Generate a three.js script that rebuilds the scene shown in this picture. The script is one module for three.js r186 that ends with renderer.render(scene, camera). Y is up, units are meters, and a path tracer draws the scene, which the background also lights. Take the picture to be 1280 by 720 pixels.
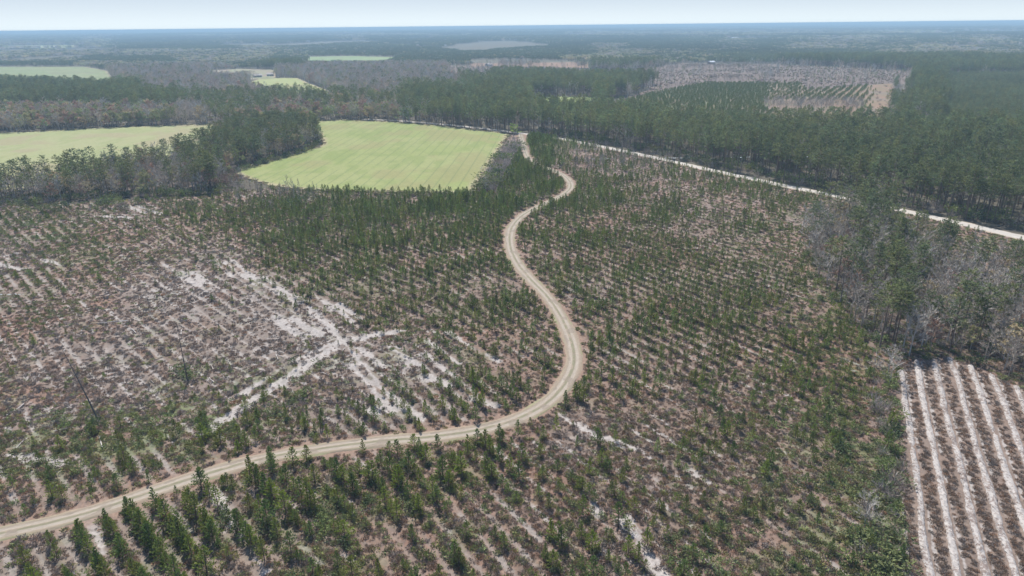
import * as THREE from 'three';
import { mergeGeometries } from 'three/addons/utils/BufferGeometryUtils.js';

// ------------------------------------------------------------------ camera, sky, sun, exposure
const scene = new THREE.Scene();
const EYE = 75, PITCH = 21.0 * Math.PI / 180, ROLL = -0.6 * Math.PI / 180, FOV = 45.7;
const camera = new THREE.PerspectiveCamera(FOV, 1024 / 576, 0.5, 90000);
camera.rotation.order = 'YXZ';
camera.position.set(0, EYE, 0);
camera.rotation.set(-PITCH, 0, ROLL);
camera.updateMatrixWorld(true);
camera.updateProjectionMatrix();

const SUN_AZ = 17 * Math.PI / 180, SUN_EL = 55 * Math.PI / 180;       // ahead of the camera, a little to its left
const sunDir = new THREE.Vector3(-Math.sin(SUN_AZ) * Math.cos(SUN_EL), Math.sin(SUN_EL), -Math.cos(SUN_AZ) * Math.cos(SUN_EL));
{
  const w = 512, h = 256, a = new Float32Array(w * h * 4), d = new THREE.Vector3();
  for (let j = 0; j < h; j++) for (let i = 0; i < w; i++) {
    const el = ((j + 0.5) / h - 0.5) * Math.PI, az = ((i + 0.5) / w - 0.5) * 2 * Math.PI;
    d.set(Math.cos(el) * Math.cos(az), Math.sin(el), Math.cos(el) * Math.sin(az));
    const up = Math.max(0, d.y), k = Math.pow(1 - up, 11), c = Math.max(0, d.dot(sunDir));
    const glow = 0.16 * Math.pow(c, 3) + 0.35 * Math.pow(c, 40);
    const o = (j * w + i) * 4;
    a[o] = 0.085 + (0.585 - 0.085) * k + glow;
    a[o + 1] = 0.16 + (0.66 - 0.16) * k + glow * 0.97;
    a[o + 2] = 0.32 + (0.695 - 0.32) * k + glow * 0.9;
    a[o + 3] = 1;
  }
  const sky = new THREE.DataTexture(a, w, h, THREE.RGBAFormat, THREE.FloatType);
  sky.mapping = THREE.EquirectangularReflectionMapping;
  sky.magFilter = sky.minFilter = THREE.LinearFilter;
  sky.needsUpdate = true;
  scene.background = sky;
  scene.environment = sky;
}
const sun = new THREE.DirectionalLight(new THREE.Color(1, 0.95, 0.88), 5.0);
sun.position.copy(sunDir).multiplyScalar(600).add(new THREE.Vector3(0, 0, -260));
sun.target.position.set(0, 0, -260);
sun.castShadow = true;
sun.shadow.mapSize.set(4096, 4096);
Object.assign(sun.shadow.camera, { left: -420, right: 420, top: 420, bottom: -420, near: 1, far: 1500 });
scene.add(sun, sun.target);
const renderer = new THREE.WebGLRenderer({ antialias: true });
renderer.toneMapping = THREE.LinearToneMapping;
renderer.toneMappingExposure = 1.46;
renderer.shadowMap.enabled = true;
scene.fog = new THREE.FogExp2(new THREE.Color().setRGB(0.52, 0.78, 1.0), 0.00021);

// ------------------------------------------------------------------ small tools
function rng(seed) { let t = seed >>> 0; return () => { t += 0x6D2B79F5; let r = Math.imul(t ^ (t >>> 15), 1 | t); r ^= r + Math.imul(r ^ (r >>> 7), 61 | r); return ((r ^ (r >>> 14)) >>> 0) / 4294967296; }; }
const R = rng(7);
const lerp = (a, b, t) => a + (b - a) * t, clamp = (v, a = 0, b = 1) => v < a ? a : v > b ? b : v;
const sstep = (a, b, v) => { const t = clamp((v - a) / (b - a)); return t * t * (3 - 2 * t); };
function h2(x, y) { let h = Math.imul(x | 0, 374761393) + Math.imul(y | 0, 668265263) | 0; h = Math.imul(h ^ (h >>> 13), 1274126177); return ((h ^ (h >>> 16)) >>> 0) / 4294967296; }
function noise(x, y) {
  const i = Math.floor(x), j = Math.floor(y); let u = x - i, v = y - j; u = u * u * (3 - 2 * u); v = v * v * (3 - 2 * v);
  const a = h2(i, j), b = h2(i + 1, j), c = h2(i, j + 1), d = h2(i + 1, j + 1);
  return a + (b - a) * u + (c - a + (a - b - c + d) * u) * v;
}
const fbm = (x, y, n = 3) => { let s = 0, a = 0.5, t = 0; for (let k = 0; k < n; k++) { s += a * noise(x, y); t += a; x = x * 2.03 + 17.3; y = y * 2.03 + 5.1; a *= 0.5; } return s / t; };
// a pixel of the 1280 x 720 photograph -> the point of the ground it shows; and back
const FPX = 360 / Math.tan(FOV * Math.PI / 360), cp = Math.cos(PITCH), sp = Math.sin(PITCH), cr = Math.cos(ROLL), sr = Math.sin(ROLL);
function P(px, py) {
  const u0 = px - 640, v0 = 360 - py, u = u0 * cr - v0 * sr, v = u0 * sr + v0 * cr;
  const dy = v * cp - FPX * sp, dz = -(FPX * cp + v * sp), t = -EYE / dy;
  return [u * t, dz * t];
}
function toPx(x, z, y = 0) {
  const yy = y - EYE, dep = -z * cp - yy * sp, v = (-z * -sp + yy * cp) , k = FPX / Math.max(dep, 0.1);
  const u1 = x * k, v1 = (yy * cp - z * sp * 1) * k;   // up component: yy*cos(pitch) + forward*sin(pitch), forward = -z
  return [640 + u1 * cr + v1 * sr, 360 - (-u1 * sr + v1 * cr), dep];
}
const poly = (pts) => { const p = pts.map(([a, b]) => P(a, b)); const xs = p.map((q) => q[0]), zs = p.map((q) => q[1]); return { p, x0: Math.min(...xs), x1: Math.max(...xs), z0: Math.min(...zs), z1: Math.max(...zs) }; };
function inside(q, x, z) {
  if (x < q.x0 || x > q.x1 || z < q.z0 || z > q.z1) return false;
  let c = false; const p = q.p;
  for (let i = 0, j = p.length - 1; i < p.length; j = i++) if ((p[i][1] > z) !== (p[j][1] > z) && x < (p[j][0] - p[i][0]) * (z - p[i][1]) / (p[j][1] - p[i][1]) + p[i][0]) c = !c;
  return c;
}
function segDist(pts, x, z) {
  let best = 1e9;
  for (let i = 1; i < pts.length; i++) {
    const [ax, az] = pts[i - 1], [bx, bz] = pts[i], dx = bx - ax, dz = bz - az, t = clamp(((x - ax) * dx + (z - az) * dz) / (dx * dx + dz * dz));
    const d = Math.hypot(x - ax - dx * t, z - az - dz * t); if (d < best) best = d;
  }
  return best;
}
const taken = {};
function numbered(n) { taken[n] = (taken[n] ?? -1) + 1; return taken[n] ? n + '_' + String(taken[n]).padStart(3, '0') : n; }
function tag(o, label, category, group, kind) { if (label) o.userData.label = label; if (category) o.userData.category = category; if (group) o.userData.group = group; if (kind) o.userData.kind = kind; return o; }
function std(rgb, rough = 0.95, extra = {}) { return new THREE.MeshStandardMaterial({ color: new THREE.Color().setRGB(...rgb), roughness: rough, side: THREE.DoubleSide, ...extra }); }
function leafMat(rgb, tr = 0.3) { return new THREE.MeshPhysicalMaterial({ color: new THREE.Color().setRGB(...rgb), roughness: 0.95, specularIntensity: 0.3, transmission: tr, thickness: 0, side: THREE.DoubleSide, vertexColors: true }); }
function dataTex(w, h, fn, repeat = true, srgb = true) {   // fn(i, j, out) writes linear rgb
  const a = new Uint8Array(w * h * 4), o = [0, 0, 0];
  const enc = (v) => { v = clamp(v); return srgb ? 255 * (v <= 0.0031308 ? 12.92 * v : 1.055 * Math.pow(v, 1 / 2.4) - 0.055) : 255 * v; };
  for (let j = 0, k = 0; j < h; j++) for (let i = 0; i < w; i++, k += 4) { fn(i, j, o); a[k] = enc(o[0]); a[k + 1] = enc(o[1]); a[k + 2] = enc(o[2]); a[k + 3] = 255; }
  const t = new THREE.DataTexture(a, w, h); t.magFilter = THREE.LinearFilter; t.minFilter = THREE.LinearMipmapLinearFilter;
  t.wrapS = t.wrapT = repeat ? THREE.RepeatWrapping : THREE.ClampToEdgeWrapping; t.colorSpace = srgb ? THREE.SRGBColorSpace : THREE.NoColorSpace; t.needsUpdate = true; return t;
}

// ------------------------------------------------------------------ the lie of the land
const curve = (px, step) => {
  const c = new THREE.CatmullRomCurve3(px.map(([a, b]) => { const [x, z] = P(a, b); return new THREE.Vector3(x, 0, z); }), false, 'centripetal');
  const n = Math.ceil(c.getLength() / step); return c.getSpacedPoints(n).map((v) => [v.x, v.z]);
};
const TRACK = curve([[-60, 684], [0, 667], [60, 654], [130, 635], [200, 611], [260, 592], [330, 573], [400, 561], [470, 552], [540, 546], [600, 537], [648, 523], [684, 503], [707, 478], [717, 455], [715, 430], [703, 400], [685, 372], [661, 347], [645, 326], [637, 303], [640, 284], [655, 268], [676, 257], [699, 246], [713, 235], [709, 223], [694, 214], [672, 206], [660, 197], [655, 184], [650, 167]], 1.2);
const ROAD = curve([[455, 149], [490, 150.5], [560, 156], [640, 165], [700, 173.5], [800, 193], [900, 215], [985, 233], [1055, 247], [1125, 262.5], [1200, 279], [1285, 298.5], [1420, 332], [1600, 380]], 2.5);
const HALF_TRACK = 2.15, HALF_ROAD = 3.4;
const FIELD_MAIN = poly([[284, 214], [404, 181], [398, 168], [381, 152], [430, 149.5], [490, 152], [560, 158], [638, 167], [630, 178], [614, 207], [591, 241], [500, 240], [400, 238], [340, 233]]);
const FIELD_LEFT = poly([[-130, 172], [0, 166], [60, 163.5], [120, 160], [200, 157], [270, 155], [282, 163], [256, 190], [198, 204], [148, 212], [58, 232], [0, 238], [-130, 248]]);
const FIELD_FAR = poly([[-120, 84], [0, 83.5], [106, 83.5], [134, 88.5], [140, 97], [162, 108], [150, 118], [60, 114], [0, 110], [-120, 106]]);
const FIELD_SMALL = poly([[308, 103], [330, 97.5], [372, 97.5], [386, 104], [420, 117], [410, 128], [350, 124], [318, 116]]);
const FIELD_STRIP = poly([[384, 71], [440, 70], [496, 71.5], [486, 80], [384, 80]]);
const FIELD_GLADE = poly([[660, 122], [700, 120.5], [748, 121.5], [740, 136], [736, 148], [668, 146]]);
const FIELD_PALE = poly([[262, 88], [300, 86], [346, 87], [344, 98], [285, 101], [262, 98]]);
const FIELDS = [FIELD_MAIN, FIELD_LEFT, FIELD_FAR, FIELD_SMALL, FIELD_STRIP, FIELD_GLADE, FIELD_PALE];
const FAR_FIELDS = [[[8, 58], [92, 57], [96, 60.5], [6, 61.5]], [[150, 54.5], [215, 54], [218, 56], [150, 56.6]], [[640, 45], [742, 44], [746, 45.6], [640, 46.8]], [[905, 48.4], [962, 47.6], [966, 50.2], [905, 51]], [[1120, 42.6], [1190, 41.6], [1194, 43.6], [1120, 44.8]], [[1180, 57], [1284, 55.5], [1284, 59], [1180, 60.4]], [[480, 56], [530, 55.6], [532, 57.4], [480, 58]]].map(poly);
FIELDS.push(...FAR_FIELDS);
const NEAR = poly([[-300, 300], [-130, 268], [-40, 256], [150, 250], [272, 241], [340, 234], [400, 239], [500, 241], [592, 242], [614, 207], [630, 178], [640, 166], [700, 174], [800, 193], [900, 215], [985, 233], [1055, 247], [1125, 262.5], [1200, 279], [1285, 298.5], [1420, 332], [1600, 380], [2400, 800], [-1200, 800]]);
const WOOD_LEFT = poly([[-300, 300], [-130, 268], [-40, 255], [150, 249], [280, 239], [284, 216], [404, 181], [396, 167], [375, 160], [330, 163], [285, 164], [258, 191], [200, 205], [150, 213], [100, 225], [60, 233], [0, 239], [-130, 250], [-300, 275]]);
const WOOD_RIGHT = poly([[1000, 292], [1030, 272], [1064, 252], [1112, 264], [1122, 300], [1180, 324], [1290, 354], [1420, 395], [1420, 520], [1285, 484], [1190, 444], [1128, 448], [1092, 440], [1066, 402], [1046, 374], [1020, 344]]);
const BEDS = poly([[1121, 470], [1135, 452], [1190, 447], [1283, 488], [1420, 540], [1560, 800], [1144, 800], [1128, 640]]);
const HEDGE_RIGHT = poly([[1084, 452], [1122, 452], [1122, 500], [1130, 640], [1150, 800], [1062, 800], [1074, 650], [1095, 570], [1088, 500]]);
const CLEARCUT = poly([[560, 82], [700, 84], [770, 90], [850, 79], [960, 80], [1124, 88], [1122, 100], [1104, 168], [1050, 173], [985, 171], [890, 169], [820, 161], [760, 152], [738, 142], [810, 112], [812, 108], [760, 104], [640, 100], [560, 100]]);
const REDFIELD = poly([[585, 75], [640, 74.5], [740, 77], [738, 85], [640, 83], [590, 83]]);
const ORCHARD = poly([[742, 144], [770, 130], [812, 117], [880, 104], [1000, 104], [1010, 112], [1118, 104], [1102, 167], [1050, 172], [985, 170], [890, 168], [820, 160], [760, 151]]);
const SANDPATHS = [[1.25, 255, 540, 290, 518, 335, 488, 385, 455, 428, 427, 470, 418, 500, 414], [0.7, 440, 421, 400, 436, 352, 460, 300, 494], [0.7, 428, 427, 410, 405, 385, 385], [0.7, 428, 427, 447, 447, 478, 485, 516, 520], [0.35, 700, 517, 745, 545, 792, 559], [0.3, -20, 566, 60, 575, 90, 583],
  [0.5, 265, 325, 290, 345], [0.6, 279, 327, 310, 350, 330, 365], [0.8, 290, 325, 315, 347, 340, 362, 375, 378], [0.8, 330, 347, 355, 365, 382, 376], [0.8, 397, 372, 420, 385, 441, 401], [0.7, 422, 380, 450, 397], [1.2, 225, 340, 246, 358], [1.2, 240, 340, 258, 354], [1.3, 345, 395, 370, 417, 402, 418], [1.0, 365, 397, 396, 416], [0.8, 205, 330, 218, 338],
  [0.7, 440, 457, 484, 507], [0.7, 447, 434, 480, 460], [0.6, 487, 434, 527, 460], [0.6, 534, 427, 574, 454], [0.6, 527, 444, 568, 470], [1.0, 534, 470, 558, 480], [0.7, 500, 500, 526, 522], [0.9, 467, 514, 490, 511], [0.8, 591, 497, 618, 507], [0.6, 560, 415, 600, 440], [0.5, 590, 432, 625, 452],
  [1.2, 117, 270, 161, 272], [1.3, 158, 257, 180, 266], [1.1, 172, 257, 200, 267], [1.2, -5, 329, 27, 337], [0.9, 54, 324, 77, 331], [0.5, 105, 625, 128, 690], [0.4, 265, 610, 330, 715], [0.9, 785, 650, 830, 725], [0.6, 860, 588, 884, 602], [0.5, 735, 610, 745, 640]].map(([w, ...q]) => { const l = []; for (let i = 0; i < q.length; i += 2) l.push(P(q[i], q[i + 1])); const xs = l.map((v) => v[0]), zs = l.map((v) => v[1]); return { w, l, x0: Math.min(...xs) - 5, x1: Math.max(...xs) + 5, z0: Math.min(...zs) - 5, z1: Math.max(...zs) + 5 }; });
const sandDist = (x, z) => { let best = 9; for (const s of SANDPATHS) if (x > s.x0 && x < s.x1 && z > s.z0 && z < s.z1) { const d = segDist(s.l, x, z) - s.w; if (d < best) best = d; } return best; };   // metres outside the nearest sandy strip

// painted from the photograph, one digit every 40 pixels: rows at y = 200, 240 ... 720
const grid = (rows) => rows.map((r) => r.padEnd(33, r[r.length - 1]));
function look(g, px, py) {
  const fx = clamp(px / 40, 0, 31.999), fy = clamp((py - 200) / 40, 0, 12.999), i = Math.floor(fx), j = Math.floor(fy), u = fx - i, v = fy - j;
  const q = (a, b) => g[b].charCodeAt(a) - 48;
  return lerp(lerp(q(i, j), q(i + 1, j), u), lerp(q(i, j + 1), q(i + 1, j + 1), u), v) / 9;
}
const PINES = grid(['000000000000000599423454444444', '111112344578889999765334566333333', '323223446788888867876545432', '12222234677787664667677764322', '222110002566666666665667764200', '221100010003566676666776665300', '211100000112345587578877677400', '111100122222234586568865787400', '111223335655557753244467887300', '332354567767787898533455887200', '454455689888878888744334665200', '456678898889888877766533555100', '777889999888887776655543454100', '777889999888887776655543454100']);
const SANDY = grid(['000000000000000000011222100', '000254100000000000001222100', '212331000000000000001110000', '542113552000000000000000000', '232257788300000000011100000', '123466667972000000001000000', '245566666697564100000000000', '355566555767766300000100000', '344433443346653113431100000', '221111000000000013410000000', '211000000000000000002330000', '333211000000000000013300000', '444321100000000000046330000', '444321100000000000046330000']);
const GREEN = grid(['111111111111111111111111111', '232333332222222222211122333', '333222222222222221111112333', '124422222222222111111112234', '231111113343222222111112224', '111212111111222211111112234', '111112211122232311111111123', '211122345542222211111111223', '343457776422222111111111234', '455665432112222211111112235', '333333322223333222211112335', '222222222334333222211222335', '222233222333222222222233335', '222233222333222222222233335']);
const SIZES = grid(['444444444444444899656666', '333333344567788898765555', '333333445677888787665544', '222333444556666666554433', '233322223455555556655444', '233222222234445566666555', '232222222233334666776555', '222222222222334666677665', '333333444444455655666776', '444445566666667777655665', '555566778777777877654555', '555667788888777776655444', '677788988888777666655444', '677788988888777666655444']);
// kinds of wood beyond the road, one letter every 40 pixels: p pine, h bare hardwood, b budding hardwood, m mixed, y half-grown pine plantation, c cut-over
const KY = [52, 60, 68, 76, 84, 92, 100, 110, 120, 135, 150, 165, 185, 230];
const KIND = ['bmmbpppmppphppppmppppppmpmbbmpmbm', 'bbhbpppphmppppppppphpppmpbhmmhbmm', 'hbbbhbbbhmppppppppphhmmppppphhbbm', 'hhhppphbbpphpppppphhmmmppppppppmm', 'ppphhhhhpphhhhhhhmmmmmmmppppppppp', 'ppphhhhhhhhhhhhhmmcccchhhccccpppp', 'pppphhhhhhhhhhhmpppppccchhcccpyyyy', 'pppphhhhhhhhhhhmpppppmccchhcypyyyy', 'ppppphhhhmhhhmmpppppmmcchhhyypyyyy', 'ppppppmmmmmmmppppppppppyyyyyypyyyy', 'bbbbbbhmmbbbbmppppppppppppppppyyyy', 'bbbbbbhmbbbhmppppppppppppppppyyyy', 'ppppppppppppppppppppppppppppppppppp', 'ppppppppppppppppppppppppppppppppppp'].map((r) => r.padEnd(33, r[r.length - 1]));
function woodKind(px, py, x, z) {
  if (py < 47) { const n = fbm(x / 900, z / 2600, 3); return n > 0.6 ? 'h' : n > 0.53 ? 'b' : n < 0.33 ? 'c' : 'p'; }
  const i = clamp(Math.round(px / 40), 0, 32); let j = 0; while (j < KY.length - 1 && py > (KY[j] + KY[j + 1]) / 2) j++;
  return KIND[j][i];
}
const HOUSES = [[288, 70.5, 18, 'b'], [265, 74.5, 12, 'h'], [67, 60, 24, 'b'], [322, 96.5, 13, 'h'], [338, 95, 11, 'h'], [434, 90.5, 12, 's'], [611, 82.5, 14, 'h'], [889, 79.5, 14, 's'], [240, 89, 13, 'h'], [918, 50.2, 40, 'b']].map(([a, b, s, k]) => ({ at: P(a, b), s, k }));
function hills(x, z) {
  const r = Math.hypot(x, z); if (r < 3500) return 0;
  return sstep(3500, 9000, r) * 14 * fbm(x / 3100 + 3, z / 4200, 2);
}
const rowAngle = (x) => (x < -22 ? 46 : 57) * Math.PI / 180;
function rowPhase(x, z) { const a = rowAngle(x); return (-x * Math.sin(a) + z * Math.cos(a)) / 3.7; }
// distance to the tracks on a coarse raster, so that the ground can be level there
const RZ = { x0: -300, z0: -520, s: 2, nx: 300, nz: 240, a: null };
RZ.a = new Float32Array(RZ.nx * RZ.nz).fill(99);
for (const [line, half] of [[TRACK, HALF_TRACK], [ROAD, HALF_ROAD]]) for (const [x, z] of line) for (let dj = -8; dj <= 8; dj++) for (let di = -8; di <= 8; di++) {
  const i = Math.round((x - RZ.x0) / RZ.s) + di, j = Math.round((z - RZ.z0) / RZ.s) + dj; if (i < 0 || j < 0 || i >= RZ.nx || j >= RZ.nz) continue;
  const d = Math.hypot(RZ.x0 + i * RZ.s - x, RZ.z0 + j * RZ.s - z) - half; const k = j * RZ.nx + i; if (d < RZ.a[k]) RZ.a[k] = d;
}
function roadGap(x, z) {   // metres from the edge of the nearest track
  const fx = (x - RZ.x0) / RZ.s, fz = (z - RZ.z0) / RZ.s, i = Math.floor(fx), j = Math.floor(fz); if (i < 0 || j < 0 || i >= RZ.nx - 1 || j >= RZ.nz - 1) return 99;
  const u = fx - i, v = fz - j, k = j * RZ.nx + i, a = RZ.a; return lerp(lerp(a[k], a[k + 1], u), lerp(a[k + RZ.nx], a[k + RZ.nx + 1], u), v);
}
const BED0 = P(1128, 480);
const isBed = (x, z) => inside(BEDS, x, z);
function ground(x, z) {   // height of the ground
  const r2 = x * x + z * z; if (r2 > 560 * 560) return hills(x, z);
  const open = sstep(0.6, 3.5, roadGap(x, z)) * sstep(560, 420, Math.sqrt(r2));
  let f = 0; for (const q of FIELDS) if (q.z1 > -620 && inside(q, x, z)) f = 1;
  if (f) return -0.02;
  const t = rowPhase(x, z), ridge = isBed(x, z) ? 0 : 0.2 * Math.cos(2 * Math.PI * t);
  return -0.06 + open * (ridge + 0.34 * (fbm(x / 2.6, z / 2.6, 2) - 0.5) + 0.5 * (fbm(x / 22, z / 22, 2) - 0.5));
}
const ROWY = (x, z) => 0.85 * sstep(0.3, 0.62, fbm(x / 26 + 400, z / 26, 2) + (x < -22 ? (z < -125 ? -0.16 : -0.05) : -0.01));   // how clearly the planting rows show
const mix3 = (o, c, t) => { o[0] += (c[0] - o[0]) * t; o[1] += (c[1] - o[1]) * t; o[2] += (c[2] - o[2]) * t; };
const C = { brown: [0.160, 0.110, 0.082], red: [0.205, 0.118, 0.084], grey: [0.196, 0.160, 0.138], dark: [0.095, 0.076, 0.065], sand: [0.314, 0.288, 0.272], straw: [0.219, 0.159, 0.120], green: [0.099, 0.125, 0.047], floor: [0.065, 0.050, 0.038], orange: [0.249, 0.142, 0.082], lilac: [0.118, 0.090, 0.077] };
function groundColor(x, z, o) {
  const [px, py] = toPx(x, z);
  o[0] = C.brown[0]; o[1] = C.brown[1]; o[2] = C.brown[2];
  const n0 = fbm(x / 38 + 9, z / 38, 2), n1 = fbm(x / 7, z / 7, 3), n2 = noise(x / 0.9, z / 0.9), n3 = noise(x * 2.6, z * 2.6);
  if (!inside(NEAR, x, z)) {
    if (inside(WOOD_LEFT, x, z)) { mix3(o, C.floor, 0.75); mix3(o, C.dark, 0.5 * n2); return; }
    if (inside(REDFIELD, x, z)) { mix3(o, C.orange, 0.55); return; }
    if (inside(CLEARCUT, x, z) || inside(ORCHARD, x, z)) {
      mix3(o, C.lilac, 0.7); mix3(o, C.grey, 0.3 * sstep(0.5, 0.7, n1));
      if (inside(ORCHARD, x, z)) { mix3(o, C.straw, 0.6); mix3(o, C.orange, (px > 1035 ? 0.5 : 0.25) * sstep(0.3, 0.55, n0 + 0.15)); mix3(o, C.green, (px < 960 ? 0.75 : 0.35) * sstep(0.38, 0.6, n1)); }
      return;
    }
    const k = woodKind(px, py, x, z);
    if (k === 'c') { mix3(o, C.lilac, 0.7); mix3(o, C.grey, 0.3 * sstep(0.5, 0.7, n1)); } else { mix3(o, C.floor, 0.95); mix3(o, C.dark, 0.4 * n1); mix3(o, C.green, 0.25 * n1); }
    return;
  }
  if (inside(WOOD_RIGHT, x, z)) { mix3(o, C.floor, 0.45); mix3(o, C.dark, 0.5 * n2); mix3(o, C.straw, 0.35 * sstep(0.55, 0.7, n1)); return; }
  const sandy = look(SANDY, px, py), green = look(GREEN, px, py), gap = roadGap(x, z), bed = isBed(x, z);
  mix3(o, C.red, 0.9 * sstep(0.36, 0.62, n0 + (x > 0 ? 0.05 : 0))); mix3(o, C.straw, 0.55 * sstep(0.55, 0.75, n1));
  mix3(o, C.grey, clamp(0.25 + sandy * 1.1) * sstep(0.35, 0.6, fbm(x / 11, z / 11 + 40, 2) + sandy * 0.25));
  const n4 = noise(x * 1.5 + 60, z * 1.5), n5 = h2(x * 6.1, z * 6.1);
  mix3(o, C.dark, 0.75 * sstep(0.55, 0.78, n2 * 0.4 + n4 * 0.4 + n5 * 0.2)); mix3(o, C.straw, 0.4 * sstep(0.66, 0.9, 1 - n2 * 0.6 - n3 * 0.4 + 0.2));
  const t = rowPhase(x, z), furrow = Math.abs(t - Math.floor(t) - 0.5);   // furrow: 0 in the middle between two rows
  if (!bed) {
    const along = fbm(x / 9 + 70, z / 9, 3);
    const strip = sstep(0.17, 0.09, furrow + (n3 - 0.5) * 0.12) * sstep(0.64, 0.72, along + sandy * 0.26 + 0.02);
    mix3(o, C.sand, strip * 0.9);
    const patch = sstep(0.69, 0.76, fbm(x / 5.2, z / 5.2 + 90, 3) + sandy * 0.19 - 0.06) * sandy * 0.9;
    mix3(o, C.sand, clamp(patch) * 0.92);
    mix3(o, C.sand, (0.35 + 0.5 * sandy) * sstep(0.1, 0.05, furrow + (n3 - 0.5) * 0.1 + (n2 - 0.5) * 0.08) * sstep(0.5, 0.58, fbm(x / 19 + 3, z / 19, 2) + 0.12 * sandy));
    const rowy = ROWY(x, z); mix3(o, C.grey, 0.65 * rowy * sstep(0.2, 0.08, furrow + (n3 - 0.5) * 0.12 + (n2 - 0.5) * 0.14));
    mix3(o, C.dark, 0.15 + 0.4 * rowy * sstep(0.3, 0.46, furrow + (n2 - 0.5) * 0.2));
  } else { const a = 115 * Math.PI / 180, q = ((x - BED0[0]) * Math.sin(a) - (z - BED0[1]) * Math.cos(a)) / 3.72, f = q - Math.floor(q); mix3(o, C.brown, 0.7); mix3(o, C.grey, 0.2 + 0.4 * n1); mix3(o, C.dark, 0.3 * n2); mix3(o, C.sand, 0.8 * sstep(0.09, 0.04, Math.abs(f - 0.3) + (n2 - 0.5) * 0.1) * sstep(0.3, 0.5, n1)); }
  if (!bed) mix3(o, C.green, clamp(green * 1.3) * sstep(0.52, 0.7, fbm(x / 4.5 + 33, z / 4.5, 3) + (green - 0.25) * 0.35) * 0.85);
  { const d = sandDist(x, z); if (d < 5) mix3(o, C.sand, sstep(0.6, -0.25, d + (n1 - 0.5) * 3.0 + (n2 - 0.5) * 0.9) * (0.75 + 0.25 * n3)); }
  if (gap < 5) { mix3(o, C.straw, 0.75 * sstep(2.2, 0.2, gap + (n1 - 0.5) * 3)); mix3(o, C.red, 0.3 * sstep(4, 1, gap)); mix3(o, C.dark, 0.35 * sstep(0.6, 0.85, n2) * sstep(0.2, 1.5, gap)); }
  const g = 0.7 + 0.34 * n3 + 0.3 * n5; o[0] *= g; o[1] *= g; o[2] *= g;
}

// ------------------------------------------------------------------ the ground: one sheet to the horizon
const TEX = [[-150, 150, -195, -55, 2048, 956], [-300, 300, -410, -195, 2048, 734], [-1150, 1150, -1550, -410, 2048, 1015]];
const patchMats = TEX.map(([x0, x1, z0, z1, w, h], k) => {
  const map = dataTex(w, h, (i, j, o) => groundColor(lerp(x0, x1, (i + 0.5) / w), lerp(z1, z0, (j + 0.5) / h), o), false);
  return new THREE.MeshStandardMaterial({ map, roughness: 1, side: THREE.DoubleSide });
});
const farMap = dataTex(512, 512, (i, j, o) => { const n = 0.6 + 0.8 * noise(i / 9, j / 9) * noise(i / 3, j / 3); o[0] = 0.125 * n; o[1] = 0.11 * n; o[2] = 0.075 * n; });
const farMat = new THREE.MeshStandardMaterial({ map: farMap, roughness: 1, side: THREE.DoubleSide });
{
  const line = (stops) => { const out = []; for (let i = 0; i < stops.length - 1; i++) { const [a, s] = stops[i], b = stops[i + 1][0], n = Math.max(1, Math.round((b - a) / s)); for (let k = 0; k < n; k++) out.push(a + (b - a) * k / n); } out.push(stops[stops.length - 1][0]); return out; };
  const pos = [], uv = [], idx = [[], [], [], []];
  function sheet(xs, zs, m, rect) {
    const at = pos.length / 3;
    for (const z of zs) for (const x of xs) { pos.push(x, ground(x, z), z); if (rect) uv.push((x - rect[0]) / (rect[1] - rect[0]), (rect[3] - z) / (rect[3] - rect[2])); else uv.push(x / 90, z / 90); }
    for (let j = 0; j < zs.length - 1; j++) for (let i = 0; i < xs.length - 1; i++) { const a = at + j * xs.length + i, b = a + 1, c = a + xs.length, d = c + 1; idx[m].push(a, c, b, b, c, d); }
  }
  const T = TEX;
  sheet(line([[T[0][0], 0.6], [T[0][1], 1]]), line([[T[0][2], 0.6], [T[0][3], 1]]), 0, T[0]);
  sheet(line([[T[1][0], 1.2], [T[1][1], 1]]), line([[T[1][2], 1.2], [T[1][3], 1]]), 1, T[1]);
  sheet(line([[T[2][0], 12], [T[2][1], 1]]), line([[T[2][2], 12], [T[2][3], 1]]), 2, T[2]);
  const far = 30000;   // the rest, in rings of plain rectangles
  sheet(line([[-300, 30], [-150, 1]]), line([[-195, 20], [-55, 1]]), 3); sheet(line([[150, 30], [300, 1]]), line([[-195, 20], [-55, 1]]), 3);
  sheet(line([[-1150, 50], [-300, 1]]), line([[-410, 30], [-55, 1]]), 3); sheet(line([[300, 50], [1150, 1]]), line([[-410, 30], [-55, 1]]), 3);
  sheet(line([[-1150, 60], [1150, 1]]), line([[-55, 60], [500, 1]]), 3);
  sheet(line([[-26000, 900], [-5000, 250], [-1150, 1]]), line([[-1550, 200], [500, 1]]), 3); sheet(line([[1150, 250], [5000, 900], [26000, 1]]), line([[-1550, 200], [500, 1]]), 3);
  sheet(line([[-26000, 500], [26000, 1]]), line([[-far, 600], [-9000, 250], [-1550, 1]]), 3);
  const g = new THREE.BufferGeometry();
  g.setAttribute('position', new THREE.Float32BufferAttribute(pos, 3)); g.setAttribute('uv', new THREE.Float32BufferAttribute(uv, 2));
  const all = []; let s = 0; idx.forEach((a, m) => { for (let k = 0; k < a.length; k++) all.push(a[k]); g.addGroup(s, a.length, m); s += a.length; });
  g.setIndex(new THREE.Uint32BufferAttribute(all, 1)); g.computeVertexNormals();
  const m = new THREE.Mesh(g, [...patchMats, farMat]); m.name = 'ground'; m.receiveShadow = true; tag(m, 'brown cut-over ground with sandy patches reaching to the horizon', 'ground', null, 'structure'); scene.add(m);
}

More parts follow.
